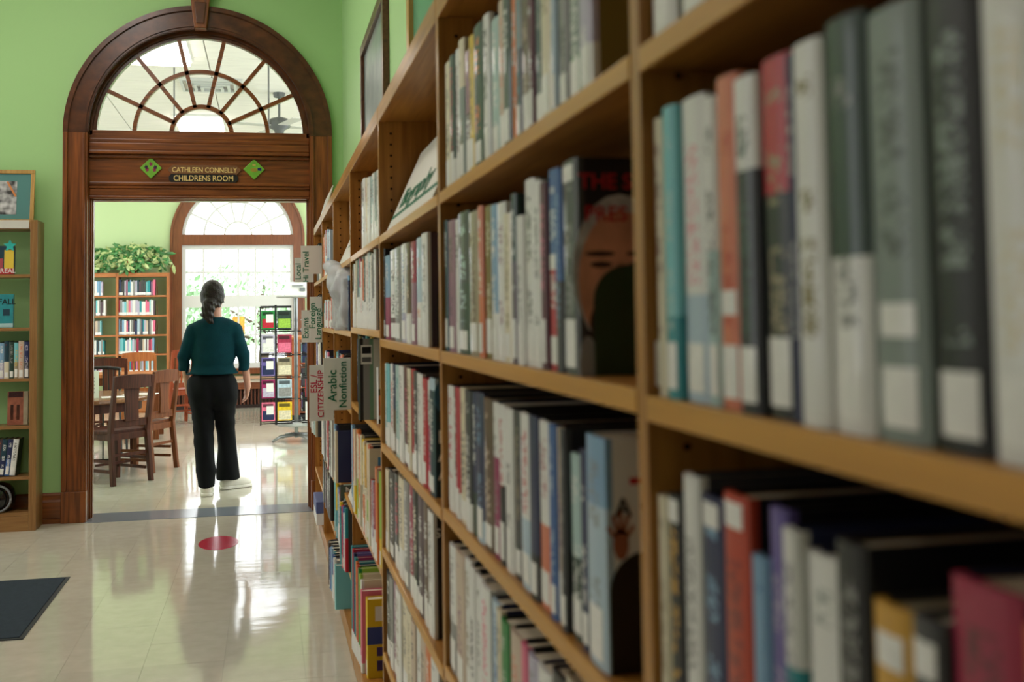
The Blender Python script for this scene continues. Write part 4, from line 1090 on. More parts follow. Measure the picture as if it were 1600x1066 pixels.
for z0, z1, nm in ((2.38, 2.44, 'top_rail'), (1.50, 1.68, 'meeting_rail'), (.585, .66, 'bottom_rail')): box(nm, WINW, w1, (WX - .765, FARY + .03, z0), (WX + .765, FARY + .11, z1))
for k in range(1, 6): box('muntin', WINW, w1, (WX - .765 + 1.53 * k / 6 - .013, FARY + .05, 1.68), (WX - .765 + 1.53 * k / 6 + .013, FARY + .085, 2.38))
box('muntin', WINW, w1, (WX - .765, FARY + .051, 2.018), (WX + .765, FARY + .086, 2.044))
for k in range(1, 6): box('muntin', WINW, w1, (WX - .765 + 1.53 * k / 6 - .013, FARY + .05, .66), (WX - .765 + 1.53 * k / 6 + .013, FARY + .085, 1.50))
box('muntin', WINW, w1, (WX - .765, FARY + .051, 1.067), (WX + .765, FARY + .086, 1.093))
for k in range(1, 7):
    a = PI * k / 7; MB().beam((WX + .2 * math.cos(a), FARY + .07, WZ + .05 + .2 * math.sin(a)), (WX + .76 * math.cos(a), FARY + .07, WZ + .05 + .74 * math.sin(a)), .03, .028, up=(0, 0, 1) if abs(math.cos(a)) > .3 else (1, 0, 0)).build('fan_muntin', WINW, w1)
for r in (.2, .5): MB().ring((WX, WZ + .05), r - .014, r + .014, FARY + .052, FARY + .088, n=36).build('fan_muntin_ring', WINW, w1)
for i in range(6):
    for z0, z1 in ((1.69, 2.015), (2.045, 2.375), (.665, 1.065), (1.095, 1.495)):
        x0 = WX - .765 + 1.53 * i / 6 + .014; box('glass_pane', GLASS, w1, (x0, FARY + .066, z0), (x0 + .227, FARY + .07, z1))
for k in range(7): pane((WX, WZ + .05), .21, .775, PI * k / 7 + .02, PI * (k + 1) / 7 - .02, FARY + .068, 6, GLASS, w1)
pane((WX, WZ + .05), .001, .19, 0, PI, FARY + .068, 12, GLASS, w1)
pp = thing_box('window_picture', mat('paper_orange', (238, 150, 70), .6, var=.3, vscale=(14, 14, 14), rgb2=(246, 214, 90)), (-.52, FARY + .058, 1.0), (-.34, FARY + .0635, 1.36), 'orange and yellow paper picture taped to the lower window', 'paper')
# radiator cover below the window
rc = empty('radiator_cover', (-.43, 17.45, 0)); tag(rc, 'long low radiator cover with dark slats under the window', 'radiator cover')
box('top_slab', grain('radiator_top', (206, 170, 140), (186, 146, 116), 0, .3, .3), rc, (-1.35, 17.30, .435), (2.3, FARY - .125, .47))
box('rail', mat('radiator_rail', (226, 216, 204), .4), rc, (-1.35, 17.36, .38), (2.3, 17.40, .434))
box('casework', grain('radiator_wood', (142, 84, 54), (112, 62, 40), 0, .35, .3), rc, (-1.35, 17.38, .28), (2.3, FARY - .13, .379))
box('backing', mat('radiator_dark', (40, 24, 20), .7), rc, (-1.35, 17.44, .02), (2.3, FARY - .13, .2795))
slm = MB().box(-.012, -.015, .05, .012, .015, .2795); RADW = grain('radiator_slat', (104, 58, 42), (80, 42, 30), 2, .4, .2)
sl0 = None
for k in range(70):
    x = -1.33 + k * .052
    if sl0 is None:
        sl0 = slm.build('slat', RADW, rc, local=True); sl = sl0
    else:
        sl = sl0.copy(); COL.objects.link(sl); sl.parent = rc
    sl.location = (x + .43, 17.42 - 17.45, 0)
box('plinth', MATS['radiator_dark'], rc, (-1.35, 17.40, 0), (2.3, 17.4395, .05))

# trees outside the window
LEAFS = [mat('tree_leaf_a', (150, 182, 142), .6, var=.3, vscale=(3, 3, 3)), mat('tree_leaf_b', (168, 196, 160), .6, var=.3, vscale=(3, 3, 3))]  # leaf colours paled in place of haze and window glare
def tree(x, y, h, r, label, m, seed):
    R = random.Random(seed); o = empty('tree', (x, y, -1.0)); tag(o, label, 'tree', 'trees outside the arched window')
    tr_ = MB(); tr_.tube([(0, 0, 0), (.1, 0, h * .35), (-.05, .1, h * .6), (.1, 0, h * .85)], [.2, .16, .1, .04], 8)
    for k in range(6):
        a = R.uniform(0, 6.28); z = h * R.uniform(.35, .6); tr_.tube([(0, 0, z), (math.cos(a) * r * .6, math.sin(a) * r * .6, z + h * .2)], [.07, .02], 6)
    tr_.build('trunk', mat('tree_bark', (92, 76, 62), .8, bump=.5, bscale=20), o, local=True, smooth=True)
    lf = MB()
    for k in range(1800):
        while True:
            p = Vector((R.uniform(-1, 1), R.uniform(-1, 1), R.uniform(-1, 1)))
            if .35 < p.length < 1 + .15 * math.sin(p.x * 7 + p.z * 5): break
        c = Vector((p.x * r, p.y * r, h * .68 + p.z * h * .34)); s = R.uniform(.07, .15)
        u = Vector((R.uniform(-1, 1), R.uniform(-1, 1), R.uniform(-1, 1))).normalized(); v = u.orthogonal().normalized()
        lf.add([c - u * s, c + v * s * .45, c + u * s, c - v * s * .45], [(0, 1, 2, 3)])
    f = lf.build('foliage', m, o, local=True); tag(f, kind='stuff')
tree(-2.9, 27.5, 3.4, 2.0, 'leafy green tree outside the left half of the arched window', LEAFS[0], 1)
tree(1.9, 25.5, 3.3, 1.8, 'leafy tree outside the right half of the arched window', LEAFS[1], 2)
tree(-.2, 38.0, 4.0, 3.4, 'distant pale tree behind the two nearer trees outside', LEAFS[1], 3)
tag(MB().box(-30, FARY + .3, -1.1, 30, 60, -1.0).build('ground_outside', mat('lawn', (120, 150, 92), .9, var=.2, vscale=(1, 1, 1))), 'lawn outside the arched window', None, None, 'structure')

# far bookcase with books
FB = grain('far_case_wood', (184, 118, 72), (156, 92, 52), 0, .4, .2); FBZ = grain('far_case_wood_z', (184, 118, 72), (156, 92, 52), 2, .4, .2)
fy0, fy1 = 17.34, FARY - .005
fc = empty('bookcase', (-2.2, 17.45, 0)); tag(fc, 'light wood bookcase below the plant in the childrens room', 'bookcase')
fx = [-4.1, -3.13, -2.14, -1.43]
for i, x in enumerate(fx): box('side_panel', FBZ, fc, (x - .018, fy0, 0), (x + .018, fy1, 2.02))
FZS = [.25, .56, .835, 1.117, 1.40, 1.69]
for i in range(3):
    for z in FZS: box('shelf', FB, fc, (fx[i] + .0185, fy0 + .005, z - .025), (fx[i + 1] - .0185, fy1, z))
box('top_board', FB, fc, (fx[0] + .0185, fy0 - .01, 1.96), (fx[2] - .0185, fy1, 2.02)); box('top_board', FB, fc, (fx[2] + .0185, fy0 - .01, 1.96), (fx[3] - .0185, fy1, 2.02))
box('kick_board', FB, fc, (fx[0] + .0185, fy0 + .01, 0), (fx[3] - .0185, fy0 + .03, .2))
fbm = bpy.data.materials.new('far_book_covers'); fbm.use_nodes = True
ca = fbm.node_tree.nodes.new('ShaderNodeVertexColor'); ca.layer_name = 'book_colour'; fbm.node_tree.links.new(ca.outputs[0], fbm.node_tree.nodes['Principled BSDF'].inputs['Base Color']); fbm.node_tree.nodes['Principled BSDF'].inputs['Roughness'].default_value = .4
FR = random.Random(9); vs, fs, cs = MB(), [], []
fcol = ['white', 'white', 'pale_blue', 'navy', 'dark_grey', 'cyan', 'teal', 'mauve', 'crimson', 'lilac', 'light_blue', 'grey', 'pink', 'plum', 'beige', 'dark_teal', 'white', 'lilac']
for i in (1, 2):
    for z in FZS[1:]:
        x = fx[i] + .022; xe = fx[i + 1] - (.17 if i == 2 else .0) - .03
        if i == 1: x = fx[i] + .25; xe = fx[i + 1] - .24 + FR.uniform(0, .07)
        while x < xe:
            t = FR.uniform(.016, .034); h = FR.uniform(.2, .235); y = fy0 + .02 + FR.uniform(0, .01); c = lin(PAL[FR.choice(fcol)])
            vs.box(x + .0005, y, z + .001, x + t - .0005, y + .15, z + h); cs += [c] * 6
            if FR.random() < .8:
                vs.box(x + .001, y - .001, z + .008, x + t - .001, y + .001, z + .045); cs += [lin((240, 240, 238))] * 6
            x += t
fb = vs.build('book_rows', fbm, None, origin=(-2, 17.4, FZS[1]))
at_ = fb.data.color_attributes.new('book_colour', 'FLOAT_COLOR', 'CORNER')
for p in fb.data.polygons:
    for li in p.loop_indices: at_.data[li].color = cs[p.index]
tag(fb, 'rows of small colourful books on the far bookcase', 'books', None, 'stuff')
# red bookend blades at the row ends
for k, z in enumerate(FZS[2:]):
    o = bookend(-1.62, 17.37, z + .0005, .11, .14, mat('bookend_red', (150, 52, 48), .4), 'small red brown bookend on the far bookcase, %s from the top' % ['fourth', 'third', 'second', 'first'][k]); o.rotation_euler = (0, 0, PI / 2); o.location.x = -1.585

# plant on the far bookcase
PLG = [mat('plant_leaf_green', (64, 122, 62), .4, coat=.2, var=.4, vscale=(9, 9, 9)), mat('plant_leaf_yellow', (176, 192, 128), .4, coat=.2, var=.3, vscale=(9, 9, 9))]
pt = empty('potted_plant', (-1.98, 17.44, 2.0205)); tag(pt, 'trailing variegated plant in a terracotta pot on the far bookcase', 'plant')
MB().lathe([(.08, 0), (.1, .02), (.125, .14), (.135, .145), (.135, .17), (.115, .17), (.11, .13), (.02, .12)], (-1.98 + 1.98, 0, 0), 20).build('pot', mat('terracotta', (176, 92, 60), .7), pt, local=True, smooth=True)
PR = random.Random(21); l1, l2 = MB(), MB(); stm = MB()
def leaf(mbk, c, d, s):
    d = Vector(d).normalized(); sd = d.cross(Vector((PR.uniform(-.4, .4), -1, PR.uniform(-.4, .4)))).normalized(); n_ = sd.cross(d)
    pts = [c, c + d * s * .3 + sd * s * .17, c + d * s * .7 + sd * s * .15 - n_ * s * .06, c + d * s - n_ * s * .15, c + d * s * .7 - sd * s * .15 - n_ * s * .06, c + d * s * .3 - sd * s * .17, c + d * s * .5 + n_ * s * .08]
    mbk.add(pts, [(0, 1, 6), (1, 2, 6), (2, 3, 6), (3, 4, 6), (4, 5, 6), (5, 0, 6)])
for v in range(30):
    ang = PR.uniform(-1, 1); L = PR.uniform(.3, .62) * (1.0 if v > 3 else 1.25); up = PR.uniform(.12, .42) if v % 3 else PR.uniform(.3, .5)
    ex = ang * L * 1.15 + (.42 if v in (0, 1) else .25 if v == 2 else 0); ey = PR.uniform(-.14, .06)
    pts = [Vector((0, 0, .15)), Vector((ex * .4, ey * .5, .15 + up * .8)), Vector((ex * .8, ey, .1 + up * .75)), Vector((ex, ey * 1.1, up * .25 + .03))]
    cur = []
    for i in range(13):
        t = i / 12; q = ((1 - t) ** 3) * pts[0] + 3 * t * (1 - t) ** 2 * pts[1] + 3 * t * t * (1 - t) * pts[2] + t ** 3 * pts[3]; cur.append(q)
    stm.tube(cur, .004, 5)
    for i in range(2, 13):
        for _ in range(3):
            a = PR.uniform(0, 6.28); leaf(l1 if PR.random() < .6 else l2, cur[i], (math.cos(a) * .7, PR.uniform(-.8, .1), PR.uniform(-1, .25)), PR.uniform(.09, .17))
stm.build('stems', PLG[0], pt, local=True)
tag(l1.build('leaves', PLG[0], pt, local=True), kind='stuff'); tag(l2.build('variegated_leaves', PLG[1], pt, local=True), kind='stuff')

# ------------------------------------------------------------------ tables and chairs
def chair(loc, rz, m, label, style, w=.40, d=.40, hs=.44, hb=.88):
    """faces +Y locally; origin between the rear legs' feet; rear legs at y=0"""
    o = empty('chair', (loc[0], loc[1], 0), rz); tag(o, label, 'chair', 'wooden chairs of the childrens room')
    for s in (-1, 1):
        p = MB(); p.beam((s * w * .47, -.045, 0), (s * w * .45, .0, hs - .02), .032, .04, up=(0, 1, 0), w2=.036, d2=.045)
        p.beam((s * w * .45, .0, hs - .02), (s * w * .46, -.065, hb), .036, .045, up=(0, 1, 0), w2=.03, d2=.028)
        p.build('rear_leg', m, o, local=True, bevel=.003)
        MB().beam((s * w * .44, d - .03, 0), (s * w * .45, d - .03, hs - .03), .036, .036, up=(0, 1, 0), w2=.042, d2=.042).build('front_leg', m, o, local=True, bevel=.003)
        MB().beam((s * w * .445, .01, .19), (s * w * .445, d - .04, .19), .016, .024).build('side_stretcher', m, o, local=True)
        MB().beam((s * w * .445, .01, .11), (s * w * .445, d - .04, .11), .016, .024).build('side_stretcher', m, o, local=True)
        MB().beam((s * w * .445, .02, hs - .055), (s * w * .445, d - .04, hs - .055), .02, .05).build('apron', m, o, local=True)
    MB().beam((-w * .43, d * .5, .15), (w * .43, d * .5, .15), .016, .02).build('cross_stretcher', m, o, local=True)
    MB().beam((-w * .43, -.012, .24), (w * .43, -.012, .24), .014, .024).build('rear_stretcher', m, o, local=True)
    MB().beam((-w * .43, d - .03, hs - .055), (w * .43, d - .03, hs - .055), .02, .05).build('apron', m, o, local=True)
    MB().beam((-w * .43, .004, hs - .05), (w * .43, .004, hs - .05), .02, .055).build('apron', m, o, local=True)
    st_ = MB(); st_.prism([(-w * .48, .012), (w * .48, .012), (w * .53, d * .5), (w * .55, d), (w * .4, d + .025), (-w * .4, d + .025), (-w * .55, d), (-w * .53, d * .5)], hs - .03, hs, 2); st_.build('seat', m, o, local=True, bevel=.006)
    # curved top rail
    tr_ = MB(); n = 8
    for i in range(n):
        t0, t1 = -1 + 2 * i / n, -1 + 2 * (i + 1) / n
        y0, y1 = -.055 - .02 * (1 - t0 * t0), -.055 - .02 * (1 - t1 * t1)
        z0 = hb - (.10 if style == 'T' else .075); zt = hb + (.0 if style == 'T' else .02)
        z1a, z1b = zt + .012 * (1 - t0 * t0), zt + .012 * (1 - t1 * t1)
        yo = .012
        a = [(t0 * w * .47, y0 + yo, z0), (t1 * w * .47, y1 + yo, z0), (t1 * w * .47, y1 + yo - .005, z1b), (t0 * w * .47, y0 + yo - .005, z1a)]
        b = [(p[0], p[1] - .022, p[2]) for p in a]
        tr_.add(a + b, [(0, 1, 2, 3), (7, 6, 5, 4), (3, 2, 6, 7), (0, 4, 5, 1)] + ([(0, 3, 7, 4)] if i == 0 else []) + ([(1, 5, 6, 2)] if i == n - 1 else []))
    tr_.build('top_rail', m, o, local=True)
    MB().beam((-w * .43, -.012, hs + .055), (w * .43, -.012, hs + .055), .02, .06).build('lower_rail', m, o, local=True)
    if style == 'T':
        MB().prism([(-.068, hs + .07), (.068, hs + .07), (.06, hs + .2), (.075, hb - .09), (-.075, hb - .09), (-.06, hs + .2)], -.044, -.026, 1).build('back_splat', m, o, local=True, bevel=.003)
    else:
        for k in range(5):
            x = (-2 + k) * w * .155
            MB().beam((x, -.018, hs + .07), (x, -.058, hb - .06), .022, .012, up=(0, 1, 0)).build('back_slat', m, o, local=True)
    return o
def ang(a, b): return math.atan2(b[1] - a[1], b[0] - a[0])
# rear feet read from the photograph
def chair_at(pl, pr, m, label, style, **k):
    c = ((pl[0] + pr[0]) / 2, (pl[1] + pr[1]) / 2); return chair(c, ang(pl, pr), m, label, style, **k)
chair_at((-1.25, 9.70), (-.985, 9.965), CHD, 'dark wooden chair with broad T shaped back splat, nearest the doorway', 'T', w=.40)
chair_at((-1.02, 10.42), (-.85, 10.74), CHM, 'mid brown wooden chair turned sideways at the right of the table', 'T', w=.40)
chair_at((-1.20, 15.0), (-.86, 15.2), CHO, 'reddish slat backed chair behind the woman, left of her', 'slat', w=.44, hb=.92)
chair_at((-1.80, 13.0), (-1.54, 12.98), CHD, 'dark chair back showing above the far side of the table', 'T', w=.38, hb=.92)
chair_at((-1.66, 14.2), (-1.33, 14.2), CHL, 'light wood slat backed chair in front of the far bookcase', 'slat', w=.40, hb=.92)
def round_table(x, y, z, r, label, m, sy=1.0):
    o = empty('table', (x, y, 0)); tag(o, label, 'table', 'reading tables')
    tp = MB().lathe([(r - .012, 0), (r, .008), (r, .03), (r - .008, .038)], (0, 0, z - .038), 48).build('table_top', m, o, local=True); tp.scale = (1, sy, 1)
    MB().lathe([(r - .12, 0), (r - .12, .085)], (0, 0, z - .124), 40).build('apron', CHD, o, local=True)
    for a in (.4, 2.0, 3.5, 5.1):
        MB().beam((math.cos(a) * (r - .17), math.sin(a) * (r - .17), 0), (math.cos(a) * (r - .17), math.sin(a) * (r - .17), z - .06), .05, .05, w2=.065, d2=.065).build('leg', CHD, o, local=True)
    return o
round_table(-1.78, 10.82, .66, .78, 'round wooden reading table with papers, left in the doorway', TABW)
o = empty('table', (-1.5, 13.62, 0)); tag(o, 'rectangular light wood table in front of the slat chair', 'table', 'reading tables')
box('table_top', CHL, o, (-2.5, 13.2, .70), (-1.12, 13.95, .735), bevel=.004)
for a in (-2.42, -1.22):
    for b in (13.28, 13.87): MB().beam((a, b, 0), (a, b, .699), .06, .06).build('leg', CHM, o)
box('apron', CHM, o, (-2.4, 13.3, .61), (-1.24, 13.33, .699))
# black spindle chair behind the table, with its thin legs showing below
o = empty('metal_chair', (-1.62, 11.95, 0)); tag(o, 'black metal spindle back chair behind the round table', 'chair')
for s in (-1, 1):
    MB().tube([(s * .22, .22, 0), (s * .2, .2, .44)], .011, 8).build('leg', BLACK, o, local=True); MB().tube([(s * .22, -.22, 0), (s * .2, -.2, .44), (s * .2, -.26, .86)], .011, 8).build('leg', BLACK, o, local=True)
MB().box(-.22, -.22, .44, .22, .22, .46).build('seat', BLACK, o, local=True, bevel=.01)
MB().tube([(-.2, -.26, .86), (-.1, -.285, .875), (.1, -.285, .875), (.2, -.26, .86)], .016, 8).build('top_rail', BLACK, o, local=True)
for k in range(7): MB().tube([(-.15 + k * .05, -.21, .46), (-.15 + k * .05, -.28, .87)], .006, 6).build('spindle', BLACK, o, local=True)
# black wire trolley below the table
o = empty('wire_trolley', (-1.58, 11.1, 0)); tag(o, 'black thin barred trolley under the left of the table', 'trolley')
for k in range(5):
    MB().tube([(-.18 + k * .09, 0, .03), (-.18 + k * .09, .02, .52)], .007, 6).build('bar', BLACK, o, local=True)
for z in (.05, .5): MB().tube([(-.2, 0, z), (.2, 0, z)], .009, 6).build('rail', BLACK, o, local=True)
for k in (-1, 1): MB().tube([(k * .19, -.14, .02), (k * .19, .16, .02)], .014, 8).build('foot', BLACK, o, local=True)
# things on the table
o = empty('tent_card', (-1.53, 10.50, .6605)); tag(o, 'white folded notice card standing on the round table', 'sign')
for s in (-1, 1):
    MB().prism([(s * .055, 0), (s * .055 + .003, 0), (s * .004 + .003, .235), (s * .004, .235)], -.085, .085, 1).build('leaf', PAPER, o, local=True)
o.rotation_euler = (0, 0, PI / 2 + .15)
for k in range(5): MB().box(-.06 + .008 * k - .0, -.05, .05 + k * .03, -.058 + .008 * k, .05, .056 + k * .03).build('printed_line', mat('print_ink_grey', (120, 124, 126), .6), o, local=True)
for i, (x, y, r, lb_) in enumerate(((-1.28, 10.55, .2, 'loose white sheet of paper at the table edge'), (-1.12, 10.86, -.3, 'second white sheet on the table near the side chair'))):
    p = MB().box(-.15, -.1, 0, .15, .1, .0012).build('paper_sheet', PAPER); p.location = (x, y, .6608); p.rotation_euler = (0, 0, r); tag(p, lb_, 'paper', 'sheets on the table')

# ------------------------------------------------------------------ spinner rack
RX, RY = .30, 12.55
rk = empty('spinner_rack', (RX, RY, 0)); tag(rk, 'black wire spinner rack of paperbacks beside the window', 'book rack')
MB().tube([(RX, RY, .04), (RX, RY, 1.56)], .022, 12).build('pole', GREYM, rk)
for k in range(4):
    a = .5 + k * PI / 2; MB().tube([(RX, RY, .075), (RX + .2 * math.cos(a), RY + .2 * math.sin(a), .06), (RX + .29 * math.cos(a), RY + .29 * math.sin(a), .018)], [.022, .017, .016], 8).build('foot', GREYM, rk, smooth=True)
MB().lathe([(.20, 0), (.21, .01), (.21, .03), (.2, .04)], (RX, RY, .17), 32).build('base_plate', mat('rack_grey', (176, 178, 176), .4), rk)
MB().lathe([(.20, 0), (.21, .008), (.2, .02)], (RX, RY, 1.55), 32).build('top_plate', MATS['rack_grey'], rk)
TZ = [.215, .455, .69, .93, 1.185]
for z in TZ:
    w_ = MB()
    for dz in (0, .02, .12):
        for xa_, xb_ in ((RX - .375, RX - .05), (RX + .06, RX + .375)):
            q = .2; w_.tube([(xa_, RY - q, z + dz), (xb_, RY - q, z + dz), (xb_, RY + q, z + dz), (xa_, RY + q, z + dz), (xa_, RY - q, z + dz)], .006, 5)
    w_.tube([(RX - .05, RY, z), (RX + .06, RY, z)], .006, 5)
    w_.build('tier_wire', BLACK, rk)
for sx_ in (-1, 1):
    for sy_ in (-1, 1): MB().tube([(RX + sx_ * .375, RY + sy_ * .2, .2), (RX + sx_ * .375, RY + sy_ * .2, 1.45)], .007, 6).build('corner_wire', BLACK, rk)
MB().tube([(RX - .215, RY - .205, .2), (RX - .215, RY - .205, 1.47)], .013, 6).build('corner_post', BLACK, rk)
MB().tube([(RX - .375, RY - .2, 1.45), (RX - .05, RY - .2, 1.45)], .012, 6).build('top_wire', BLACK, rk)
RC = random.Random(31)
tiers = ['bottom', 'second lowest', 'middle', 'second highest', 'top']
cl = [('pink', 'orange', 'navy'), ('magenta', 'purple', 'lilac'), ('purple', 'teal', 'navy'), ('lilac', 'grey', 'white'), ('green', 'white', 'red')]
cr_ = [('yellow', 'cream'), ('pale_blue', 'grey'), ('tan', 'cream'), ('crimson', 'pink'), ('dark_green', 'lime')]
def paperback(x, y, z, w, h, t, yaw, tilt, cols, label):
    o = empty('paperback', (x, y, z)); tag(o, label, 'book', 'paperbacks on the spinner rack'); o.rotation_euler = (tilt, 0, yaw)
    m = mat('pb_%s_%s' % (cols[0], cols[-1]), PAL[cols[0]], .3, coat=.4, var=.2, vscale=(30, 30, 30), detail=1)
    MB().box(-w / 2, 0, 0, w / 2, .0012, h).build('front_cover', m, o, local=True); MB().box(-w / 2, t - .0012, 0, w / 2, t, h).build('back_cover', m, o, local=True); MB().box(-w / 2, .0013, 0, -w / 2 + .0012, t - .0013, h).build('spine', m, o, local=True)
    MB().box(-w / 2 + .0013, .0013, .001, w / 2 - .001, t - .0013, h - .001).build('page_block', PAGES, o, local=True)
    m2 = mat('pb2_%s' % cols[-1], PAL[cols[-1]], .3, coat=.3, var=.25, vscale=(50, 50, 50)); m3 = mat('pb3_%s' % cols[0], tuple(int(v * .45) for v in PAL[cols[0]]), .3, coat=.3)
    MB().box(-w * .42, -.0005, h * .06, w * .42, .0002, h * .55).build('cover_picture', m2, o, local=True); MB().box(-w * .4, -.0006, h * .74, w * .36, .0002, h * .92).build('cover_title', m3, o, local=True)
    if len(cols) > 2: MB().box(-.02, -.0008, h * .35, w / 2 - .015, .0003, h * .8).build('call_card', PAPER, o, local=True)
for i, z in enumerate(TZ):
    paperback(RX - .295, RY - .226, z + .03, .14, .195, .018, 0.0, -.05, cl[i], '%s paperback facing out on the %s tier of the spinner rack' % (colname(cl[i][0]), tiers[i]))
    paperback(RX - .125, RY - .222, z + .03, .15, .195, .018, 0.0, -.05, cr_[i], '%s paperback facing out right, %s tier of the spinner rack' % (colname(cr_[i][0]), tiers[i]))
    if i in (0, 1, 2):
        b_ = make_book(0, 0, 0, .012, .19, .12, ['cream', 'teal', 'ochre'][i], inkamt=0, lab=False, label='%s paperback leaning edge on between the covers, %s tier' % (['cream', 'teal', 'ochre'][i], tiers[i]), group='paperbacks on the spinner rack', name='paperback')
        b_.matrix_basis = Matrix.Translation((RX - .16, RY - .19, z + .03)) @ Matrix.Rotation(-.3, 4, 'Y') @ Matrix.Rotation(PI / 2, 4, 'Z')
    for k, yy in enumerate((RY - .1, RY + .06)):
        c = RC.choice(list(PAL)); b_ = make_book(RX + .09 + .135 * k, RY - .23, z + .03, .018, .19, .12, c, inkamt=.6, lab=False, label='%s paperback right of the pole, %s tier, %s slot of the spinner rack' % (colname(c), tiers[i], ('left', 'right')[k]), group='paperbacks on the spinner rack', name='paperback')
o = empty('tent_card', (RX + .02, RY, 1.5705)); tag(o, 'white folded card on top of the spinner rack', 'sign')
for s in (-1, 1): MB().prism([(s * .06, 0), (s * .06 + .003, 0), (s * .004 + .003, .15), (s * .004, .15)], -.13, .13, 1).build('leaf', PAPER, o, local=True)
o.rotation_euler = (0, 0, PI / 2)
MB().box(-.047, -.06, .10, -.035, .06, .112).build('printed_line', MATS['print_ink_grey'], o, local=True); MB().box(-.055, -.08, .05, -.045, -.02, .085).build('printed_mark', MATS['print_ink_grey'], o, local=True)

# low bookcase behind the rack
lc = empty('bookcase', (.50, 14.9, 0)); tag(lc, 'low reddish wood bookcase end panel behind the spinner rack', 'bookcase')
LW = grain('low_case_wood', (172, 92, 50), (146, 72, 38), 2, .35, .3)
box('end_panel', LW, lc, (.24, 14.78, .09), (.40, 14.83, 1.05), bevel=.003)
box('back_panel', LW, lc, (.24, 14.831, .09), (.262, 16.6, 1.04))
box('top_board', CHL, lc, (.22, 14.76, 1.0505), (.66, 16.6, 1.08), bevel=.003)
box('plinth', BLACK, lc, (.26, 14.80, 0), (.62, 16.55, .0895))
for z in (.11, .42, .73): box('shelf', LW, lc, (.2625, 14.84, z), (.63, 16.6, z + .02))
for i, c in enumerate(('purple', 'red', 'navy', 'white', 'cyan', 'orange')):
    k = i % 2; z = (.13, .44, .75)[i // 2]
    make_book(.42, 14.86 + k * .04, z + .0006, .035, .24, .17, c, inkamt=.5, lab=True, label='%s book at the end of the low bookcase, %s shelf, %s' % (c, ('lower', 'middle', 'upper')[i // 2], ('nearer', 'farther')[k]), group='books on the low bookcase')

# ------------------------------------------------------------------ ceiling things of the childrens room
o = empty('ceiling_fan', (.14, 13.1, 3.9)); tag(o, 'grey ceiling fan with thin blades seen through the fan window', 'fan')
FG = mat('fan_grey', (92, 94, 94), .4, .5)
MB().lathe([(.07, 0), (.06, -.05), (.02, -.06)], (0, 0, 0), 16).build('canopy', FG, o, local=True); MB().tube([(0, 0, -.05), (0, 0, -.30)], .014, 8).build('down_rod', FG, o, local=True)
MB().lathe([(.03, -.28), (.10, -.30), (.13, -.34), (.12, -.40), (.06, -.43), (.04, -.50)], (0, 0, 0), 20).build('motor', FG, o, local=True, smooth=True)
for k in range(4):
    a = .35 + k * PI / 2; ca_, sa_ = math.cos(a), math.sin(a)
    MB().beam((ca_ * .12, sa_ * .12, -.385), (ca_ * .6, sa_ * .6, -.385), .12, .008, w2=.14).build('blade', mat('fan_blade', (186, 186, 180), .5), o, local=True)
o = empty('ceiling_vent', (-.58, 12.7, 3.9)); tag(o, 'square white air vent in the ceiling behind the fan window', 'vent')
for k in range(4):
    q = .33 - k * .07
    for a_, b_, c_, d_ in ((-q, q, -q, -q + .03), (-q, q, q - .03, q), (-q, -q + .03, -q + .0301, q - .0301), (q - .03, q, -q + .0301, q - .0301)): MB().box(a_, c_, -.03 - k * .012, b_, d_, -.001).build('louvre', mat('vent_grey', (196, 198, 196), .4), o, local=True)
for x, y, lb_ in ((-.92, 11.9, 'thin hanging rod left behind the fan window'), (.02, 11.4, 'thin hanging rod right behind the fan window')):
    o = empty('pendant_light', (x, y, 3.9)); tag(o, lb_, 'light', 'pendants of the childrens room')
    MB().tube([(0, 0, 0), (0, 0, -.75)], .008, 8).build('rod', FG, o, local=True); MB().lathe([(.05, -.75), (.16, -.78), (.2, -.86), (.16, -.96), (.05, -1.0)], (0, 0, 0), 20).build('globe', mat('opal_glass', (238, 236, 228), .3), o, local=True, smooth=True)

# ------------------------------------------------------------------ the woman walking through the doorway
def W(px, py, Y): return np.array(onY(px, py, Y), dtype=float)
SKINM = mat('skin', (206, 152, 132), .5, .4, var=.06, vscale=(30, 30, 30))
KNIT = mat('teal_knit', (7, 58, 69), .85, .2, bump=.35, bscale=260, var=.1, vscale=(20, 20, 20))
TROUS = mat('black_trouser_cloth', (11, 12, 16), .8, .2, bump=.2, bscale=200)
HAIRM = mat('dark_brown_hair', (36, 27, 24), .5, .4, var=.35, vscale=(220, 60, 30), bump=.5, bscale=90)
SHOE = mat('offwhite_trainer', (226, 220, 210), .55, .3, bump=.15, bscale=120)
SOLE = mat('trainer_sole', (236, 230, 222), .5, .3)
wo = empty('person', (-.40, 9.05, 0)); tag(wo, 'person in teal sweater and black flared trousers walking away through the doorway', 'person')
wo0 = (-.40, 9.05, 0)
YB_ = 9.05
head = W(332.5, 464, YB_ + .03); neck0, neck1 = W(334, 500, YB_ + .0), W(334, 478, YB_ + .015)
shL, shR = W(303, 518, YB_), W(366, 516, YB_)
elL, elR = W(287.5, 557, YB_ - .02), W(380.5, 554, YB_ - .02)
slL, slR = W(287, 577, YB_ + .03), W(382, 577, YB_ + .015)
wrL, wrR = W(293, 600, YB_ + .15), W(387, 603, YB_ + .05)
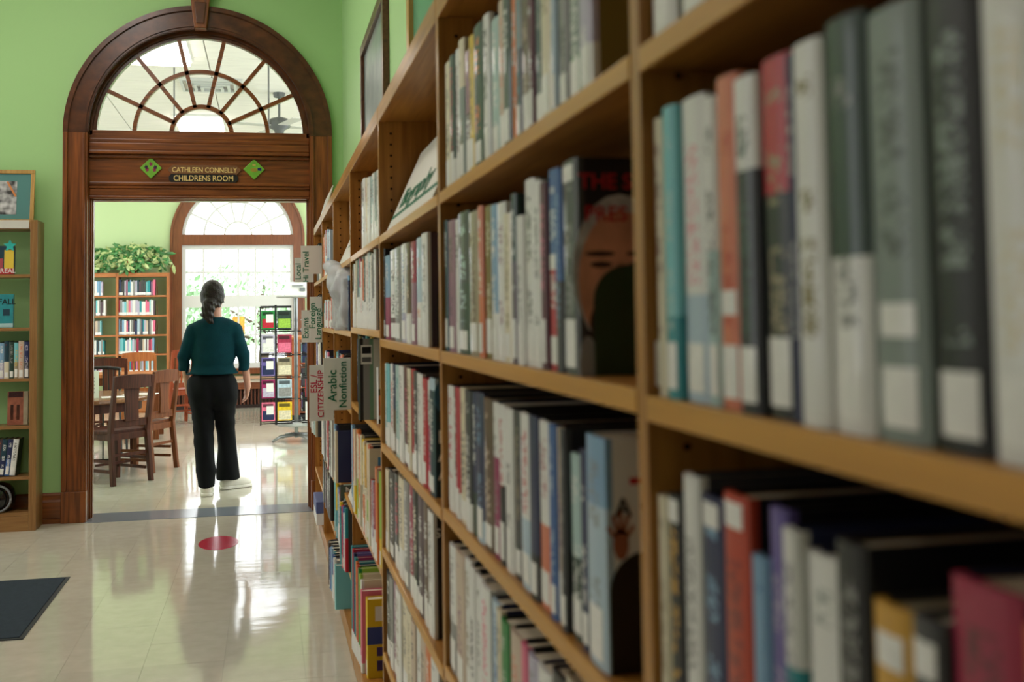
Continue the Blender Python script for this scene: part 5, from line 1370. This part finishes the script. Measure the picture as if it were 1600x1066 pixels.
def hand(p, wr, d, out, flip=1):
    """palm and five fingers from the wrist along d; 'out' is the thumb side"""
    d = d / np.linalg.norm(d); out = out - d * (out @ d); out = out / np.linalg.norm(out); n_ = np.cross(d, out)
    palm = wr + d * .045
    ds = [rcone(p, wr + out * .010, palm + d * .028 + out * .022, .020, .014), rcone(p, wr - out * .010, palm + d * .024 - out * .022, .020, .014), rcone(p, wr, palm + d * .02, .021, .016)]
    for k, (o_, L, c) in enumerate(((.027, .066, .25), (.009, .074, .35), (-.009, .069, .45), (-.026, .055, .55))):
        b0 = palm + d * (.03 - abs(o_) * .15) + out * o_; m1 = b0 + (d * math.cos(c * .5) - n_ * flip * math.sin(c * .5)) * L * .5; m2 = m1 + (d * math.cos(c * 1.6) - n_ * flip * math.sin(c * 1.6)) * L * .5
        ds += [rcone(p, b0, m1, .0092, .0085), rcone(p, m1, m2, .0085, .007)]
    t0 = wr + d * .02 + out * .018; t1 = t0 + (d * .7 + out * .6) * .038; t2 = t1 + (d * .95 + out * .1 - n_ * flip * .25) * .032
    ds += [rcone(p, t0, t1, .012, .0095), rcone(p, t1, t2, .0095, .0075)]
    return U(ds, .007)
def bodyf(p):
    p = p.astype(np.float32)
    h1 = ell(p, head + np.array([0, .0, .01]), (.074, .092, .1)); jaw = ell(p, head + np.array([0, .03, -.055]), (.056, .066, .06)); nose = rcone(p, head + np.array([0, .095, .005]), head + np.array([0, .11, -.03]), .010, .014)
    brow = rcone(p, head + np.array([-.035, .078, .022]), head + np.array([.035, .078, .022]), .012, .012); lips = rcone(p, head + np.array([-.018, .088, -.062]), head + np.array([.018, .088, -.062]), .010, .010)
    d = U([h1, jaw, brow, nose, lips], .022)
    ears = np.minimum(ell(p, head + np.array([.077, -.005, -.015]), (.011, .02, .032)), ell(p, head + np.array([-.077, -.005, -.015]), (.011, .02, .032)))
    d = smin(d, ears, .008)
    d = smin(d, rcone(p, neck0, neck1, .062, .052), .03)
    tor = U([rcone(p, shL + [.03, 0, -.01], shR - [.03, 0, .01], .035, .035), ell(p, W(334, 545, YB_), (.12, .075, .17)), ell(p, W(333, 595, YB_), (.12, .08, .12))], .05)
    d = smin(d, tor, .05)
    for s, e, w_, fl in ((shL, elL, wrL, -1), (shR, elR, wrR, 1)):
        d = smin(d, rcone(p, s, e, .034, .032), .02); d = smin(d, rcone(p, e, w_, .036, .024), .015)
    d = smin(d, hand(p, wrR, np.array([-.12, .28, -1.0]), np.array([-.25, 1.0, .25])), .012)
    d = smin(d, hand(p, wrL, np.array([.1, .6, -1.0]), np.array([.3, 1.0, .4]), -1), .012)
    return d
def sweaterf(p):
    p = p.astype(np.float32)
    fold = .0035 * np.sin(p[..., 2] * 60 + p[..., 0] * 22 + 3 * np.sin(p[..., 0] * 9)) * np.clip((1.12 - p[..., 2]) * 6, .25, 1)
    sh = rcone(p, W(313, 515, YB_), W(357, 513, YB_), .068, .068)
    chest = ell(p, W(334.5, 535, YB_), (.160, .118, .19)); waist = ell(p, W(333, 560, YB_), (.160, .12, .16)); hip = ell(p, W(332, 590, YB_), (.204, .146, .085))
    col = rcone(p, neck0 - [0, 0, .03], neck0 + [0, 0, .018], .075, .066)
    d = U([sh, chest, waist, hip], .05); d = smin(d, col, .03)
    d = smin(d, U([rcone(p, shL, elL, .064, .045), rcone(p, elL, slL, .045, .041)], .02), .010)
    d = smin(d, U([rcone(p, shR, elR, .064, .046), rcone(p, elR, slR, .046, .042)], .02), .010)
    hem = W(333, 585, YB_)[2]
    cutL = (p - slL) @ ((slL - elL) / np.linalg.norm(slL - elL)); cutR = (p - slR) @ ((slR - elR) / np.linalg.norm(slR - elR))
    mid = np.abs(p[..., 0] - W(332, 580, YB_)[0]) < .2
    d = np.maximum(d, np.where(mid, hem - p[..., 2], -1.0))
    d = np.maximum(d, np.where((p[..., 0] < shL[0] - .005) & ~mid, cutL, -1.0)); d = np.maximum(d, np.where((p[..., 0] > shR[0] + .005) & ~mid, cutR, -1.0))
    top = neck0[2] + .022; d = np.maximum(d, p[..., 2] - top)
    return d + fold
anL, anR = W(322, 768, 8.93), W(357, 752, 9.24)
def trousersf(p):
    p = p.astype(np.float32)
    fold = .003 * np.sin(p[..., 2] * 70 + p[..., 0] * 30) * np.exp(-((p[..., 2] - .55) / .12) ** 2) + .0025 * np.sin(p[..., 0] * 60 + p[..., 2] * 18)
    hip = ell(p, W(332, 603, YB_), (.190, .13, .15)); seat = U([ell(p, W(316, 618, YB_ - .03), (.098, .115, .11)), ell(p, W(350, 618, YB_ - .03), (.098, .115, .11))], .03)
    L = U([rcone(p, W(316, 630, YB_), W(319, 690, 9.03), .09, .072), rcone(p, W(319, 690, 9.03), W(321.5, 735, 8.97), .072, .070), rcone(p, W(321.5, 735, 8.97), W(323, 770, 8.93), .07, .060)], .02)
    R = U([rcone(p, W(350, 630, YB_), W(354, 688, 9.16), .088, .064), rcone(p, W(354, 688, 9.16), W(357, 756, 9.22), .066, .098)], .02)
    legs = np.minimum(L, R)
    d = U([hip, seat], .05); d = smin(d, legs, .035)
    top = W(333, 581, YB_)[2]; d = np.maximum(d, p[..., 2] - top)
    hl, hr = W(323, 762, 8.93)[2], W(357, 748.5, 9.22)[2]
    mx_ = W(336.5, 720, 9.1)[0]
    return np.maximum(d, np.where(p[..., 0] < mx_, hl, hr) - p[..., 2]) + fold
def lo_hi(c, r): return np.array(c) - r, np.array(c) + r
body = sdf_obj('body', bodyf, (-.74, 8.88, .62), (-.06, 9.32, 1.64), .0065, SKINM, wo, wo0); body.modifiers['soften'].iterations = 1
sw = sdf_obj('sweater', sweaterf, (-.74, 8.86, .84), (-.08, 9.24, 1.42), .009, KNIT, wo, wo0)
tz = sdf_obj('trousers', trousersf, (-.66, 8.80, .02), (-.14, 9.38, 1.0), .009, TROUS, wo, wo0)
def hairf(p):
    p = p.astype(np.float32)
    cap = ell(p, head + np.array([0, -.018, .022]), (.089, .098, .112)); back = ell(p, head + np.array([-.004, -.055, -.01]), (.083, .062, .09))
    d = smin(cap, back, .03)
    face = ell(p, head + np.array([0, .10, -.045]), (.085, .075, .11)); d = np.maximum(d, -face)
    kn = head + np.array([-.012, -.115, -.045])
    tail = U([ell(p, kn, (.03, .03, .026)), rcone(p, kn + [-.012, -.01, -.02], kn + [-.022, .0, -.085], .052, .046), rcone(p, kn + [-.025, 0, -.085], kn + [.0, .015, -.15], .040, .024), rcone(p, kn + [.0, .015, -.15], kn + [.012, .02, -.195], .02, .006)], .02)
    wav = .005 * np.sin(p[..., 2] * 120 + p[..., 0] * 80) + .0025 * np.sin(p[..., 0] * 300 + p[..., 2] * 40)
    return np.minimum(smin(d, tail, .02), 9) + wav * np.where(p[..., 2] < kn[2] + .01, 1, .25)
hr_ = sdf_obj('hair', hairf, tuple(head - [.14, .22, .28]), tuple(head + [.14, .12, .16]), .006, HAIRM, wo, wo0); hr_.modifiers['soften'].iterations = 1
kn = head + np.array([-.012, -.112, -.04])
for s in (-1, 1):
    MB().lathe([(.001, -.011), (.008, -.008), (.011, 0), (.008, .008), (.001, .011)], tuple(head + np.array([s * .03, .082, .005])), 10).build('eye', BLACKINK, wo, smooth=True)
def shoe(c, yaw, pitch, side):
    o = empty('shoe', (0, 0, 0), 0, wo); ca_, sa_ = math.cos(yaw), math.sin(yaw)
    def f(p):
        p = p.astype(np.float32)
        heel = ell(p, (0, .0, .045), (.040, .045, .05)); midf = ell(p, (0, .10, .040), (.044, .09, .042)); toe = ell(p, (.004 * side, .17, .032), (.046, .06, .034)); tong = rcone(p, (0, .02, .06), (0, .07, .075), .034, .03)
        d = U([heel, midf, toe, tong], .03); return np.maximum(d, .018 - p[..., 2])
    up = sdf_obj('upper', f, (-.07, -.07, 0), (.07, .26, .13), .007, SHOE, o, (0, 0, 0))
    def g(p):
        p = p.astype(np.float32); q = p.copy(); q[..., 2] = 0
        d2 = U([ell(q, (0, .0, 0), (.044, .05, 1)), ell(q, (0, .10, 0), (.046, .09, 1)), ell(q, (.004 * side, .175, 0), (.05, .062, 1))], .03)
        return np.maximum(np.maximum(d2, p[..., 2] - .026), .001 - p[..., 2])
    so = sdf_obj('sole', g, (-.07, -.08, -.01), (.07, .27, .05), .006, SOLE, o, (0, 0, 0)); so.modifiers['soften'].iterations = 1
    o.matrix_basis = Matrix.Translation(Vector((c[0] - wo0[0], c[1] - wo0[1], c[2]))) @ Matrix.Rotation(yaw, 4, 'Z') @ Matrix.Rotation(pitch, 4, 'X')
fl_ = W(322.5, 777, 8.88)
shoe((fl_[0], 8.925, .0012), .05, 0, 1)
shoe((W(352, 760, 9.26)[0], 9.235, .0012), -1.0, 0.0, 1)
